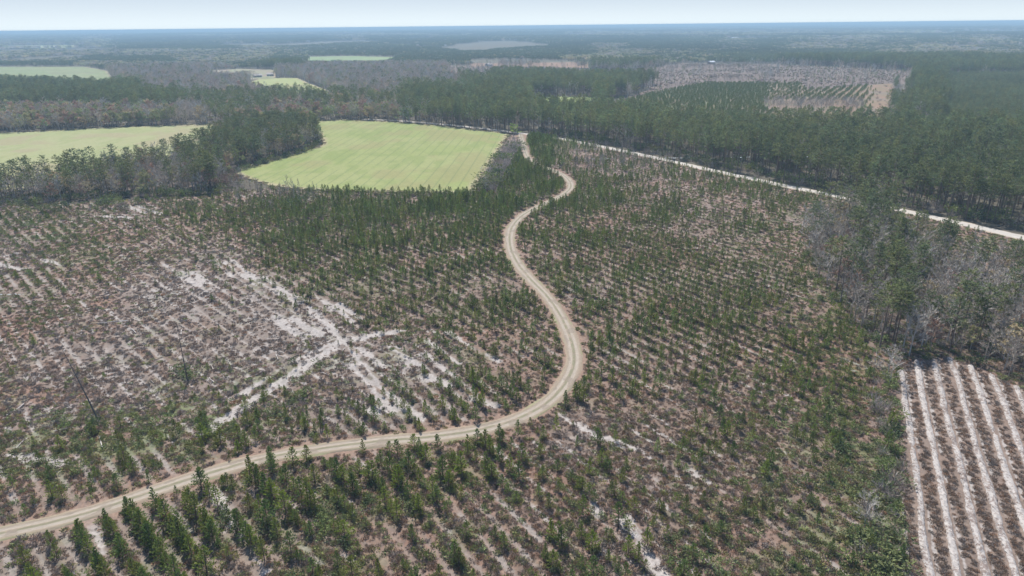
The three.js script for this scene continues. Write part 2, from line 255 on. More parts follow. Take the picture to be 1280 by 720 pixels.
// ------------------------------------------------------------------ fields, tracks and beds
function fieldMesh(name, q, colors, stripe, label) {
  const shape = new THREE.Shape(q.p.map(([x, z]) => new THREE.Vector2(x, -z))), g = new THREE.ShapeGeometry(shape), p = g.attributes.position, uv = [];
  const w = q.x1 - q.x0, d = q.z1 - q.z0;
  for (let i = 0; i < p.count; i++) { const x = p.getX(i), z = -p.getY(i); p.setXYZ(i, x, 0.06 + (z < -3000 ? hills(x, z) + 3 : 0), z); uv.push((x - q.x0) / w, (z - q.z0) / d); }
  g.setAttribute('uv', new THREE.Float32BufferAttribute(uv, 2)); g.computeVertexNormals();
  const tw = clamp(Math.round(w / 0.35), 128, 1024), th = clamp(Math.round(d / 0.5), 128, 1024);
  const map = dataTex(tw, th, (i, j, o) => {
    const x = q.x0 + w * (i + 0.5) / tw, z = q.z0 + d * (j + 0.5) / th, n = fbm(x / 40 + 5, z / 40, 3), n1 = fbm(x / 6, z / 14, 3), n2 = noise(x * 1.3, z * 0.8);
    o[0] = colors[0][0]; o[1] = colors[0][1]; o[2] = colors[0][2];
    mix3(o, colors[1], sstep(0.35, 0.62, n) * 0.9); mix3(o, colors[2], sstep(0.48, 0.72, n1) * 0.6); mix3(o, [colors[0][0] * 1.05, colors[0][1] * 0.84, colors[0][2] * 1.1], 0.7 * sstep(0.56, 0.7, fbm(x / 23 + 60, z / 31, 3)));
    if (stripe) { const s = (x * Math.cos(stripe) + z * Math.sin(stripe)) / 6.2, f = Math.abs(s - Math.round(s)), fine = Math.abs(s * 6 - Math.round(s * 6)); mix3(o, [0.10, 0.13, 0.05], 0.62 * sstep(0.075, 0.03, f) * sstep(0.25, 0.45, fbm(x / 16, z / 30, 2) + 0.05)); mix3(o, colors[2], 0.16 * sstep(0.5, 0.1, fine)); }
    let e = 1e9; const P2 = q.p; for (let k = 0, l = P2.length - 1; k < P2.length; l = k++) { const dd = segDist([P2[l], P2[k]], x, z); if (dd < e) e = dd; }
    mix3(o, [0.30, 0.25, 0.16], 0.75 * sstep(5.5, 1.2, e + (n1 - 0.5) * 5));
    const gg = 0.92 + 0.16 * n2; o[0] *= gg; o[1] *= gg; o[2] *= gg;
  }, false);
  const m = new THREE.Mesh(g, new THREE.MeshStandardMaterial({ map, roughness: 1, side: THREE.DoubleSide })); m.name = name; m.receiveShadow = true; scene.add(m); tag(m, label, 'field', null, 'structure');
}
const crop = [[0.202, 0.234, 0.076], [0.23, 0.246, 0.096], [0.152, 0.196, 0.052]];
fieldMesh('crop_field', FIELD_MAIN, crop, 4 * Math.PI / 180, 'large yellow-green crop field with dark drill lines beside the gravel road');
fieldMesh('crop_field_001', FIELD_LEFT, [[0.233, 0.251, 0.110], [0.251, 0.255, 0.123], [0.198, 0.224, 0.088]], 0, 'pale green field between the leafing tree line and the mixed wood');
fieldMesh('crop_field_002', FIELD_FAR, [[0.167, 0.211, 0.088], [0.202, 0.224, 0.106], [0.132, 0.176, 0.070]], 0, 'distant broad green field behind the dark pine stand');
fieldMesh('crop_field_003', FIELD_SMALL, [[0.255, 0.282, 0.110], [0.264, 0.282, 0.123], [0.211, 0.246, 0.088]], 0, 'small bright field enclosed by bare woods');
fieldMesh('crop_field_004', FIELD_STRIP, [[0.176, 0.255, 0.106], [0.211, 0.264, 0.123], [0.150, 0.211, 0.079]], 0, 'thin far green field in front of the hazy forest');
FAR_FIELDS.forEach((q, i) => fieldMesh('hay_field' + (i ? '_00' + i : ''), q, i % 2 ? [[0.26, 0.22, 0.15], [0.29, 0.24, 0.17], [0.22, 0.2, 0.12]] : [[0.2, 0.24, 0.11], [0.25, 0.26, 0.13], [0.17, 0.2, 0.09]], 0, i % 2 ? 'thin far tan field in the hazy forest' : 'thin far green field in the hazy forest'));
fieldMesh('meadow', FIELD_GLADE, [[0.229, 0.308, 0.097], [0.264, 0.317, 0.114], [0.176, 0.246, 0.079]], 0, 'little green glade at the foot of the dark pine stand');
fieldMesh('pasture', FIELD_PALE, [[0.220, 0.202, 0.132], [0.202, 0.220, 0.114], [0.246, 0.194, 0.141]], 0, 'dull brownish pasture by the far houses');

function ribbon(name, line, half, mat, lift, label, shape) {
  const across = shape.length, pos = [], uv = [], idx = []; let s = 0;
  for (let i = 0; i < line.length; i++) {
    const a = line[Math.max(0, i - 1)], b = line[Math.min(line.length - 1, i + 1)], dx = b[0] - a[0], dz = b[1] - a[1], l = Math.hypot(dx, dz), nx = -dz / l, nz = dx / l;
    if (i) s += Math.hypot(line[i][0] - line[i - 1][0], line[i][1] - line[i - 1][1]);
    for (let k = 0; k < across; k++) {
      const e = k === 0 || k === across - 1 ? 1 + 0.22 * (fbm(s / 2.7, k * 9 + 4, 2) - 0.5) * 2 : 1, t = (k / (across - 1) * 2 - 1) * e, w = half * (1 + 0.16 * (noise(s / 17, 3) - 0.5));
      pos.push(line[i][0] + nx * t * w, lift + shape[k] + 0.03 * (noise(s / 1.7, k * 3.3) - 0.5), line[i][1] + nz * t * w); uv.push(k / (across - 1), s / 48);
    }
    if (i) for (let k = 0; k < across - 1; k++) { const q = i * across + k, p = q - across; idx.push(p, p + 1, q, q, p + 1, q + 1); }
  }
  const g = new THREE.BufferGeometry(); g.setAttribute('position', new THREE.Float32BufferAttribute(pos, 3)); g.setAttribute('uv', new THREE.Float32BufferAttribute(uv, 2)); g.setIndex(idx); g.computeVertexNormals();
  const m = new THREE.Mesh(g, mat); m.name = name; m.receiveShadow = true; scene.add(m); tag(m, label, 'road', null, 'structure');
}
const tileN = (x, y, py) => lerp(noise(x, y), noise(x, y - py), clamp(y / py));
const trackMap = dataTex(64, 1024, (i, j, o) => {
  const u = (i + 0.5) / 64, y = j / 1024 * 48, n = noise(u * 9, y / 1.9) * (1 - j / 1024) + noise(u * 9, y / 1.9 - 25.26) * j / 1024, n2 = noise(u * 30, y * 2.3), n3 = noise(u * 2, y / 6) * (1 - j / 1024) + noise(u * 2, y / 6 - 8) * j / 1024;
  o[0] = 0.245; o[1] = 0.2; o[2] = 0.152;
  const wheel = Math.max(sstep(0.13, 0.05, Math.abs(u - 0.33)), sstep(0.13, 0.05, Math.abs(u - 0.68))), mid = sstep(0.12, 0.04, Math.abs(u - 0.5)), edge = sstep(0.2, 0.02, Math.min(u, 1 - u));
  mix3(o, [0.315, 0.275, 0.23], wheel * (0.55 + 0.45 * n)); mix3(o, [0.165, 0.16, 0.10], mid * sstep(0.2, 0.5, n) * 0.85); mix3(o, [0.24, 0.18, 0.13], edge * 0.9 * sstep(0.2, 0.6, n)); mix3(o, [0.21, 0.215, 0.115], edge * sstep(0.45, 0.7, n3) * 0.8); mix3(o, [0.2, 0.165, 0.13], 0.65 * sstep(0.66, 0.8, noise(u * 4 + 9, y / 2.6)));
  const g = 0.88 + 0.24 * n2; o[0] *= g; o[1] *= g; o[2] *= g;
});
ribbon('dirt_track', TRACK, HALF_TRACK, new THREE.MeshStandardMaterial({ map: trackMap, roughness: 1, side: THREE.DoubleSide }), 0.05, 'winding sandy dirt track with two wheel ruts through the young pines', [-0.14, 0.02, 0.04, -0.02, -0.03, 0.03, 0.05, 0.03, -0.03, -0.02, 0.04, 0.02, -0.14]);
const roadMap = dataTex(64, 512, (i, j, o) => {
  const u = (i + 0.5) / 64, y = j / 512 * 48, n = noise(u * 7, y / 3) * (1 - j / 512) + noise(u * 7, y / 3 - 16) * j / 512, edge = sstep(0.2, 0.02, Math.min(u, 1 - u));
  o[0] = 0.37; o[1] = 0.34; o[2] = 0.305; mix3(o, [0.43, 0.405, 0.37], n * 0.8); mix3(o, [0.34, 0.27, 0.2], edge * sstep(0.2, 0.6, n)); const g = 0.92 + 0.16 * noise(u * 40, y * 2); o[0] *= g; o[1] *= g; o[2] *= g;
});
ribbon('gravel_road', ROAD, HALF_ROAD, new THREE.MeshStandardMaterial({ map: roadMap, roughness: 1, side: THREE.DoubleSide }), 0.06, 'straight pale gravel road running along the tall pine forest', [-0.14, 0.0, 0.05, 0.07, 0.08, 0.07, 0.05, 0.0, -0.14]);

{   // sandy planting beds
  const dir = 115 * Math.PI / 180, ux = Math.cos(dir), uz = Math.sin(dir), nx = -uz, nz = ux;   // along, towards the camera; across
  const bedMap = dataTex(256, 512, (i, j, o) => {
    const n = noise(i / 11, j / 11), n2 = noise(i / 3.2, j / 3.2), n3 = noise(i / 37, j / 61);
    o[0] = 0.36; o[1] = 0.332; o[2] = 0.312; mix3(o, [0.17, 0.13, 0.112], 0.85 * sstep(0.46, 0.66, n * 0.5 + n2 * 0.5 + (n3 - 0.5) * 0.35)); mix3(o, [0.385, 0.36, 0.34], 0.6 * sstep(0.6, 0.8, 1 - n));
  });
  const mat = new THREE.MeshStandardMaterial({ map: bedMap, roughness: 1, side: THREE.DoubleSide });
  const [ox, oz] = P(1128, 480);
  for (let k = 0; k < 13; k++) {
    const off = k * 3.72 * (nx > 0 ? 1 : -1), prof = [-1, -0.72, -0.42, -0.1, 0.2, 0.5, 0.76, 1], hgt = [-0.2, 0.10, 0.24, 0.30, 0.32, 0.25, 0.12, -0.2], pos = [], uv = [], idx = []; let row = 0;
    for (let s = -30; s < 95; s += 0.38) {
      const wob = (fbm(s / 9, k * 7.7, 2) - 0.5) * 0.7, cx = ox + nx * (off + wob) + ux * s, cz = oz + nz * (off + wob) + uz * s;
      if (!inside(BEDS, cx, cz)) { if (row > 3) break; else continue; }
      if (Math.hypot(cx, cz) < 62) break;
      const w = 0.7 + 0.45 * (fbm(s / 3.1, k * 3.3 + 50, 2) - 0.5), hh = 1.05 + 1.2 * (noise(s / 1.1, k * 5.5) - 0.5);
      prof.forEach((p, i) => { const j = (noise(s * 1.9, i * 5 + k * 40) - 0.5); pos.push(cx + nx * (p * w + j * 0.22), hgt[i] * hh + j * (i && i < 7 ? 0.2 : 0) + (i && i < 7 ? 0 : -0.15), cz + nz * (p * w + j * 0.22)); uv.push(p * w / 6 + k * 0.37, s / 12); });
      if (row) for (let i = 0; i < 7; i++) { const q = row * 8 + i, r = q - 8; idx.push(r, r + 1, q, q, r + 1, q + 1); }
      row++;
    }
    if (row < 6) continue;
    const g = new THREE.BufferGeometry(); g.setAttribute('position', new THREE.Float32BufferAttribute(pos, 3)); g.setAttribute('uv', new THREE.Float32BufferAttribute(uv, 2)); g.setIndex(idx);
    const m = new THREE.Mesh(g.toNonIndexed(), mat); m.geometry.computeVertexNormals(); m.name = numbered('planting_bed'); m.castShadow = m.receiveShadow = true; scene.add(m);
    tag(m, 'long raised planting bed of pale broken sand', 'planting bed', 'parallel raised sand beds', 'structure');
  }
}

// ------------------------------------------------------------------ plants
class GB {
  constructor() { this.p = []; this.c = []; }
  tri(a, b, c, k) { this.p.push(...a, ...b, ...c); this.c.push(...k, ...k, ...k); }
  blade(o, d, len, w, k, r) {   // a narrow leaf-shaped face
    const a = [r() - 0.5, r() - 0.5, r() - 0.5]; let sx = d[1] * a[2] - d[2] * a[1], sy = d[2] * a[0] - d[0] * a[2], sz = d[0] * a[1] - d[1] * a[0]; const l = Math.hypot(sx, sy, sz) || 1; sx *= w / l / 2; sy *= w / l / 2; sz *= w / l / 2;
    const m = [o[0] + d[0] * len * 0.45, o[1] + d[1] * len * 0.45, o[2] + d[2] * len * 0.45], e = [o[0] + d[0] * len, o[1] + d[1] * len, o[2] + d[2] * len], A = [m[0] + sx, m[1] + sy, m[2] + sz], B = [m[0] - sx, m[1] - sy, m[2] - sz];
    this.tri(o, A, e, k); this.tri(o, e, B, k);
  }
  twig(o, e, w, k, r) { const a = r() * 6.28, x = Math.cos(a) * w / 2, z = Math.sin(a) * w / 2; this.tri([o[0] + x, o[1], o[2] + z], [o[0] - x, o[1], o[2] - z], e, k); }
  tube(o, e, r0, r1, n, k) {
    for (let i = 0; i < n; i++) { const a = i / n * 6.2832, b = (i + 1) / n * 6.2832, f = (q, rr, t) => [q[0] + Math.cos(t) * rr, q[1], q[2] + Math.sin(t) * rr]; const A = f(o, r0, a), B = f(o, r0, b), D = f(e, r1, a), E = f(e, r1, b); this.tri(A, D, B, k); this.tri(B, D, E, k); }
  }
  geo() { const g = new THREE.BufferGeometry(); g.setAttribute('position', new THREE.Float32BufferAttribute(this.p, 3)); g.setAttribute('color', new THREE.Float32BufferAttribute(this.c, 3)); return g; }
}
const vary = (c, r, a = 0.3) => { const k = 1 - a / 2 + a * r(), h = (r() - 0.5) * 0.12; return [c[0] * k * (1 + h), c[1] * k, c[2] * k * (1 - h)]; };
const dirOf = (az, el) => [Math.cos(az) * Math.cos(el), Math.sin(el), Math.sin(az) * Math.cos(el)];
const norm = (v) => { const l = Math.hypot(...v) || 1; return [v[0] / l, v[1] / l, v[2] / l]; };
const along = (o, d, t) => [o[0] + d[0] * t, o[1] + d[1] * t, o[2] + d[2] * t];

function youngPine(seed, bushy) {   // 1 unit tall
  const r = rng(seed), T = new GB(), K = new GB(), lean = [(r() - 0.5) * 0.05, 0, (r() - 0.5) * 0.05];
  T.tube([0, -0.08, 0], [lean[0], 0.95, lean[2]], 0.02, 0.005, 5, [0.13, 0.095, 0.07]);
  const levels = 10;
  for (let q = 0; q < levels; q++) {
    const t = 0.05 + 0.88 * q / (levels - 1) + (r() - 0.5) * 0.04, n = 5 + Math.floor(r() * 2.5), L = bushy * (0.025 + 0.27 * Math.pow(1 - t, 0.8));
    for (let b = 0; b < n; b++) {
      if (r() < 0.08) continue;
      const az = (b + r() * 0.8) / n * 6.283, el = 0.3 + 0.65 * t + (r() - 0.5) * 0.3, d = dirOf(az, el), o = [lean[0] * t, t * 0.95, lean[2] * t], l = L * (0.65 + 0.6 * r()), tone = vary([0.175, 0.232, 0.054], r, 0.6);
      T.twig(o, along(o, d, l * 0.8), 0.012, [0.12, 0.09, 0.06], r);
      for (const s of [0.4, 0.72, 1]) {
        const c = along(o, d, l * s), m = s === 1 ? 5 : 4;
        for (let k = 0; k < m; k++) K.blade(c, norm([d[0] + (r() - 0.5) * 1.5, d[1] + 0.35 + (r() - 0.5) * 1.1, d[2] + (r() - 0.5) * 1.5]), (0.062 + 0.05 * r()) * (1.05 - 0.4 * t), 0.02 + 0.014 * r(), vary(tone, r, 0.25), r);
      }
    }
  }
  for (let k = 0; k < 9; k++) K.blade([lean[0], 0.92, lean[2]], norm([(r() - 0.5) * 0.9, 1, (r() - 0.5) * 0.9]), 0.09, 0.022, vary([0.19, 0.225, 0.06], r), r);
  return { trunk: T.geo(), crown: K.geo() };
}
function tallPine(seed, base, wide) {   // 1 unit tall; crown from base upwards
  const r = rng(seed), T = new GB(), K = new GB(); let p = [0, -0.02, 0]; const bx = (r() - 0.5) * 0.05, bz = (r() - 0.5) * 0.05, at = (t) => [bx * t * t, t, bz * t * t], bark = [0.17, 0.125, 0.10];
  for (let i = 0; i < 4; i++) { const e = at((i + 1) / 4 * 0.97); T.tube(p, e, 0.0105 - 0.0022 * i, 0.0083 - 0.0022 * i, 5, vary(bark, r, 0.2)); p = e; }
  for (let k = 0; k < 5; k++) { const o = at(base * (0.5 + 0.5 * r())); T.twig(o, along(o, dirOf(r() * 6.28, 0.2), 0.04 + 0.05 * r()), 0.006, bark, r); }
  const n = 34;
  for (let b = 0; b < n; b++) {
    const f = (b + r()) / n, t = lerp(base, 0.975, f), az = b * 2.4 + r(), L = wide * (0.035 + 0.115 * Math.pow(Math.sin(Math.PI * clamp(0.18 + 0.8 * f)), 0.8)) * (0.6 + 0.6 * r()), d = dirOf(az, 0.05 + 0.75 * f * f + (r() - 0.5) * 0.35), o = at(t), tone = vary([0.145, 0.175, 0.072], r, 0.55);
    T.twig(o, along(o, d, L), 0.006, bark, r);
    for (const s of [0.5, 0.8, 1.05]) {
      const c = along(o, d, L * s), R0 = 0.017 + 0.012 * r();
      for (let k = 0; k < 8; k++) { const q = norm([r() - 0.5, (r() - 0.35) * 0.9, r() - 0.5]); K.blade(along(c, q, R0 * 0.25 * r()), q, R0 * (0.8 + 0.7 * r()), 0.010 + 0.006 * r(), vary(tone, r, 0.3), r); }
    }
  }
  return { trunk: T.geo(), crown: K.geo() };
}
function bareTree(seed, leaf, tone = [0.40, 0.365, 0.325], narrow = 1) {   // 1 unit tall; leaf: colour of the young leaves or null
  const r = rng(seed), T = new GB(), K = new GB();
  let p = [0, -0.02, 0]; const bx = (r() - 0.5) * 0.16, bz = (r() - 0.5) * 0.16, at = (t) => [bx * t * t, t, bz * t * t];
  for (let i = 0; i < 4; i++) { const e = at((i + 1) / 4 * 0.9); T.tube(p, e, 0.0125 - 0.0027 * i, 0.0098 - 0.0027 * i, 5, vary(tone, r, 0.25)); p = e; }
  const n = 13;
  for (let b = 0; b < n; b++) {
    const f = (b + r() * 0.7) / n, t = lerp(0.26, 0.9, f), o = at(t), az = b * 2.4 + r() * 1.2, L = narrow * lerp(0.30, 0.13, f) * (0.65 + 0.6 * r()), d = dirOf(az, 0.5 + 0.55 * f + (r() - 0.5) * 0.4), e = along(o, d, L);
    K.tube(o, e, 0.0042 * (1.2 - f * 0.6), 0.0014, 3, vary(tone, r, 0.25));
    for (let c = 0; c < 6; c++) {
      const o2 = along(o, d, L * (0.3 + 0.7 * (c + r()) / 6)), d2 = norm([d[0] + (r() - 0.5) * 1.3, d[1] + (r() - 0.2) * 0.9, d[2] + (r() - 0.5) * 1.3]), L2 = L * (0.3 + 0.35 * r()), e2 = along(o2, d2, L2);
      K.twig(o2, e2, 0.0062, vary(tone, r, 0.3), r);
      for (let q = 0; q < 7; q++) { const o3 = along(o2, d2, L2 * (0.25 + 0.75 * r())), d3 = norm([d2[0] + (r() - 0.5) * 1.4, d2[1] + (r() - 0.25), d2[2] + (r() - 0.5) * 1.4]), L3 = 0.035 + 0.045 * r(); K.twig(o3, along(o3, d3, L3), 0.0066, vary(tone, r, 0.3), r); if (leaf && r() < 0.8) for (let y = 0; y < 2; y++) K.blade(along(o3, d3, L3 * r()), norm([r() - 0.5, r() - 0.5, r() - 0.5]), 0.03 + 0.02 * r(), 0.024, vary(leaf, r, 0.4), r); }
    }
  }
  return { trunk: T.geo(), crown: K.geo() };
}
function snagTree(seed) {   // dead standing trunk with a few broken stubs
  const r = rng(seed), T = new GB(), B = [], bx = (r() - 0.5) * 0.1, bz = (r() - 0.5) * 0.06; let p = [0, -0.02, 0];
  for (let i = 0; i < 6; i++) { const t = (i + 1) / 6, e = [bx * t * t, t, bz * t]; T.tube(p, e, 0.0135 - 0.0018 * i, 0.0117 - 0.0018 * i, 6, vary([0.13, 0.115, 0.105], r, 0.25)); p = e; }
  for (let k = 0; k < 11; k++) { const K = new GB(); B.push(K); const t = 0.3 + 0.68 * r(), o = [bx * t * t, t, bz * t], d = dirOf(r() * 6.28, (r() - 0.3) * 0.8), L = 0.04 + 0.09 * r() * (1.2 - t * 0.5), e = along(o, d, L); K.tube(o, e, 0.003, 0.001, 3, [0.17, 0.155, 0.145]); for (let q = 0; q < 3; q++) K.twig(along(o, d, L * r()), along(e, dirOf(r() * 6.28, r() - 0.3), 0.03 * r() + 0.015), 0.0035, [0.2, 0.18, 0.17], r); }
  const branches = B.map((k) => k.geo()); return { trunk: T.geo(), crown: mergeGeometries(branches), branches };
}
function shrubPlant(seed, tone, leaves = 150) {   // 1 unit tall, wider than tall
  const r = rng(seed), T = new GB(), K = new GB(), lobes = Array.from({ length: 7 }, () => [(r() - 0.5) * 1.1, 0.3 + 0.4 * r(), (r() - 0.5) * 1.1, 0.22 + 0.2 * r()]);
  for (const l of lobes) T.twig([l[0] * 0.2, -0.08, l[2] * 0.2], [l[0], l[1] + l[3] * 0.4, l[2]], 0.04, [0.14, 0.115, 0.095], r);
  for (let k = 0; k < leaves; k++) { const l = lobes[k % 7], q = norm([r() - 0.5, r() - 0.38, r() - 0.5]), s = l[3] * (0.55 + 0.5 * r()); K.blade([l[0] + q[0] * s, Math.max(0.03, l[1] + q[1] * s), l[2] + q[2] * s], norm([q[0] + (r() - 0.5) * 1.6, q[1] + (r() - 0.3) * 1.4, q[2] + (r() - 0.5) * 1.6]), 0.15 + 0.12 * r(), 0.075 + 0.05 * r(), vary(tone, r, 0.5), r); }
  return { trunk: T.geo(), crown: K.geo() };
}
function twigBush(seed, tone) {   // leafless bush
  const r = rng(seed), T = new GB(), K = new GB();
  for (let b = 0; b < 26; b++) { const d = dirOf(r() * 6.28, 0.35 + 1.0 * r()), L = 0.55 + 0.45 * r(), o = [(r() - 0.5) * 0.2, -0.05, (r() - 0.5) * 0.2]; T.twig(o, along(o, d, L), 0.028, vary(tone, r, 0.3), r); for (let q = 0; q < 7; q++) { const o2 = along(o, d, L * (0.35 + 0.6 * r())); K.twig(o2, along(o2, norm([d[0] + (r() - 0.5) * 1.5, d[1] + (r() - 0.3), d[2] + (r() - 0.5) * 1.5]), 0.16 + 0.2 * r()), 0.022, vary(tone, r, 0.35), r); } }
  return { trunk: T.geo(), crown: K.geo() };
}
function brushTuft(seed, tone, n, flat) {   // dead weeds, 1 unit across
  const r = rng(seed), K = new GB();
  for (let k = 0; k < n; k++) { const a = r() * 6.28, q = Math.sqrt(r()) * 0.42, o = [Math.cos(a) * q, -0.05, Math.sin(a) * q]; K.blade(along(o, [0, 1, 0], 0.02 + r() * flat * 0.5 * (1 - q)), norm([(r() - 0.5) * 1.6 + o[0], 0.15 + r() * 1.1, (r() - 0.5) * 1.6 + o[2]]), flat * (0.35 + 0.5 * r()), 0.07 + 0.09 * r(), vary(tone, r, 0.6), r); }
  return { trunk: null, crown: K.geo() };
}
function canopyClump(seed, tone, top) {   // distant stand: several crowns joined, 1 unit across
  const r = rng(seed), K = new GB();
  for (let t = 0; t < 7; t++) { const cx = (r() - 0.5) * 1.0, cz = (r() - 0.5) * 1.0, h = top * (0.75 + 0.35 * r()), w = 0.15 + 0.08 * r(), tc = vary(tone, r, 0.5); for (let k = 0; k < 34; k++) { const q = norm([r() - 0.5, r() - 0.4, r() - 0.5]), o = [cx + q[0] * w * 0.7, Math.max(0.02, h * 0.72 + q[1] * h * 0.3), cz + q[2] * w * 0.7]; K.blade(o, norm([r() - 0.5, r() - 0.5, r() - 0.5]), 0.10, 0.06, vary(tc, r, 0.4), r); } K.tube([cx, -0.1, cz], [cx, h * 0.8, cz], 0.012, 0.006, 3, [0.1, 0.08, 0.07]); }
  return { trunk: null, crown: K.geo() };
}
const barkMat = new THREE.MeshStandardMaterial({ vertexColors: true, roughness: 1, side: THREE.DoubleSide });
const tints = (list, tr) => list.map((c) => leafMat(c, tr));
const KINDS = {
  young_pine: { v: [youngPine(11, 0.85), youngPine(12, 1), youngPine(13, 1.2), youngPine(14, 0.7), youngPine(15, 1.05)], m: tints([[1, 1, 1], [1.2, 1.1, 1], [0.72, 0.82, 0.9], [1.3, 1.25, 0.9], [0.85, 0.95, 1.1], [1.1, 0.95, 0.9]], 0.42), few: 300 },
  pine_tree: { v: [tallPine(21, 0.5, 1), tallPine(22, 0.6, 1.1), tallPine(23, 0.42, 0.9), tallPine(24, 0.66, 1.25), tallPine(25, 0.5, 0.8)], m: tints([[1, 1, 1], [1.15, 1.1, 1], [0.82, 0.88, 0.95]], 0.45), few: 300 },
  bare_tree: { v: [bareTree(31, null), bareTree(32, null, [0.34, 0.31, 0.275], 0.8), bareTree(33, null, [0.45, 0.415, 0.375]), bareTree(34, null, [0.36, 0.315, 0.27], 0.65)], m: [barkMat], few: 300 },
  leafing_tree: { v: [bareTree(41, [0.33, 0.33, 0.15]), bareTree(42, [0.38, 0.32, 0.2]), bareTree(43, [0.25, 0.31, 0.12]), bareTree(44, [0.33, 0.21, 0.17]), bareTree(45, [0.30, 0.44, 0.09])], pick: 4, m: tints([[1, 1, 1], [1.15, 1.1, 1]], 0.3), few: 220 },
  shrub: { v: [shrubPlant(51, [0.12, 0.155, 0.065]), shrubPlant(52, [0.155, 0.18, 0.075]), shrubPlant(53, [0.19, 0.23, 0.08])], m: tints([[1, 1, 1], [0.85, 0.9, 0.9]], 0.3), few: 300 },
  bare_bush: { v: [twigBush(61, [0.42, 0.37, 0.35]), twigBush(62, [0.36, 0.30, 0.265])], m: [barkMat], few: 300 },
  snag: { v: [snagTree(71), snagTree(72), snagTree(73)], m: [barkMat], few: 200 },
  brush: { v: [brushTuft(81, [0.27, 0.2, 0.148], 46, 0.5), brushTuft(82, [0.285, 0.19, 0.132], 46, 0.42), brushTuft(83, [0.235, 0.188, 0.16], 52, 0.55)], m: tints([[1, 1, 1]], 0.2), few: 0 },
  weeds: { v: [brushTuft(91, [0.185, 0.215, 0.085], 44, 0.5), brushTuft(92, [0.23, 0.235, 0.1], 44, 0.45)], m: tints([[1, 1, 1]], 0.3), few: 0 },
  far_pine: { v: [canopyClump(101, [0.125, 0.15, 0.072], 0.62), canopyClump(102, [0.14, 0.162, 0.078], 0.55)], m: tints([[1, 1, 1]], 0.2), few: 0 },
  far_hardwood: { v: [canopyClump(111, [0.40, 0.355, 0.315], 0.5), canopyClump(112, [0.42, 0.40, 0.235], 0.5)], m: tints([[1, 1, 1]], 0.2), few: 0 },
};
for (const k in KINDS) KINDS[k].list = [];
function put(kind, x, z, h, variant, wide = 1, tint = 1, lean = 0, label) { const K = KINDS[kind]; K.list.push({ x, z, h, v: variant ?? Math.floor(R() * (K.pick ?? K.v.length)), w: wide, t: tint, lean, label, rot: R() * 6.283, y: ground(x, z), m: Math.floor(R() * K.m.length) }); }

// young pines in their planted rows
for (const [deg, xa, xb] of [[46, -330, -22], [57, -22, 330]]) {
  const a = deg * Math.PI / 180, ca = Math.cos(a), sa = Math.sin(a), sp0 = 1.45;
  for (let q = -180; q < 180; q++) for (let s = -520; s < 260; s += sp0) {
    const tt = q * 3.7 + (R() - 0.5) * 0.3, ss = s + (R() - 0.5) * 1.1, x = ca * ss - sa * tt, z = sa * ss + ca * tt;
    if (x < xa || x >= xb || z > -58 || z < -500 || !inside(NEAR, x, z) || inside(WOOD_RIGHT, x, z) || isBed(x, z)) continue;
    const [px, py] = toPx(x, z); if (px < -110 || px > 1390 || py > 800) continue;
    if (roadGap(x, z) < 0.9 || inside(HEDGE_RIGHT, x, z) || (py < 243 && px < lerp(660, 622, (py - 172) / 68) && px > 560)) continue;
    const d = look(PINES, px, py), patch = fbm((x * ca + z * sa) / 9 + 200, (z * ca - x * sa) / 22, 2), prob = d * (0.55 + 1.0 * sstep(0.3, 0.66, patch));
    const loose = px < 420 && py > 500 && py < 668 - 0.24 * px; if (R() > prob * (loose ? 0.5 : lerp(1.1, 0.3 + 0.75 * sstep(0.4, 0.6, noise((x * ca + z * sa) / 3.4, q * 7.3)), sstep(440, 600, py)))) continue;
    const big = look(SIZES, px, py), hgt = (0.9 + 3.0 * big) * (0.42 + 0.95 * R()) * (0.75 + 0.5 * patch);
    const sx = loose ? (R() - 0.5) * 3.4 : 0; put('young_pine', x + sx, z + (loose ? (R() - 0.5) * 3.4 : 0), hgt, undefined, 0.85 + 0.5 * R(), 0.65 + 0.75 * R(), 0.1);
  }
}
// ground brush, weeds, shrubs
for (let k = 0; k < 420000; k++) {
  const z = -60 - 380 * Math.pow(R(), 1.5), x = (R() * 2 - 1) * (66 - z * 0.78);
  if (!inside(NEAR, x, z) || roadGap(x, z) < 0.35) continue;
  const [px, py] = toPx(x, z), bed = isBed(x, z), sandy = look(SANDY, px, py), green = look(GREEN, px, py), n = fbm(x / 5 + 300, z / 5, 2), near = z > -210;
  if (bed) { const a = 115 * Math.PI / 180, [ox, oz] = P(1128, 480), t = -((x - ox) * -Math.sin(a) + (z - oz) * Math.cos(a)) / 3.72, f = Math.abs(t - Math.round(t)); if (f < 0.27 || R() < 0.35) continue; put('brush', x, z, 0.45 + 0.4 * R(), undefined, 1.1, 0.75 + 0.4 * R()); continue; }
  if (R() > 0.3 + n * 0.8) continue;
  { const t = rowPhase(x, z), f = Math.abs(t - Math.floor(t) - 0.5); if (f < 0.2 && R() < ROWY(x, z)) continue; }
  for (let q = 0; q < 1; q++) {
    const onSand = sandDist(x, z) < 0.35 && R() < 0.85; if (onSand) break;
    const gg = R() < (green * 0.6 + (n > 0.6 ? 0.1 : 0)) * clamp(1.25 - sandy * 1.4, 0.25, 1);
    const sz = (gg ? 0.7 + 0.8 * R() : 0.45 + 0.85 * R() * R() + (sandy > 0.35 && R() < 0.12 ? 0.6 : 0)) * (near ? 1 : 1.15);
    if (sandy > 0.4 && R() < 0.3) break;
    put(gg ? 'weeds' : 'brush', x, z, sz, !gg && sandy > 0.35 && R() < 0.7 ? 2 : undefined, 1, 0.72 + 0.6 * R() + (sandy > 0.35 ? 0.22 : 0));
  }
}
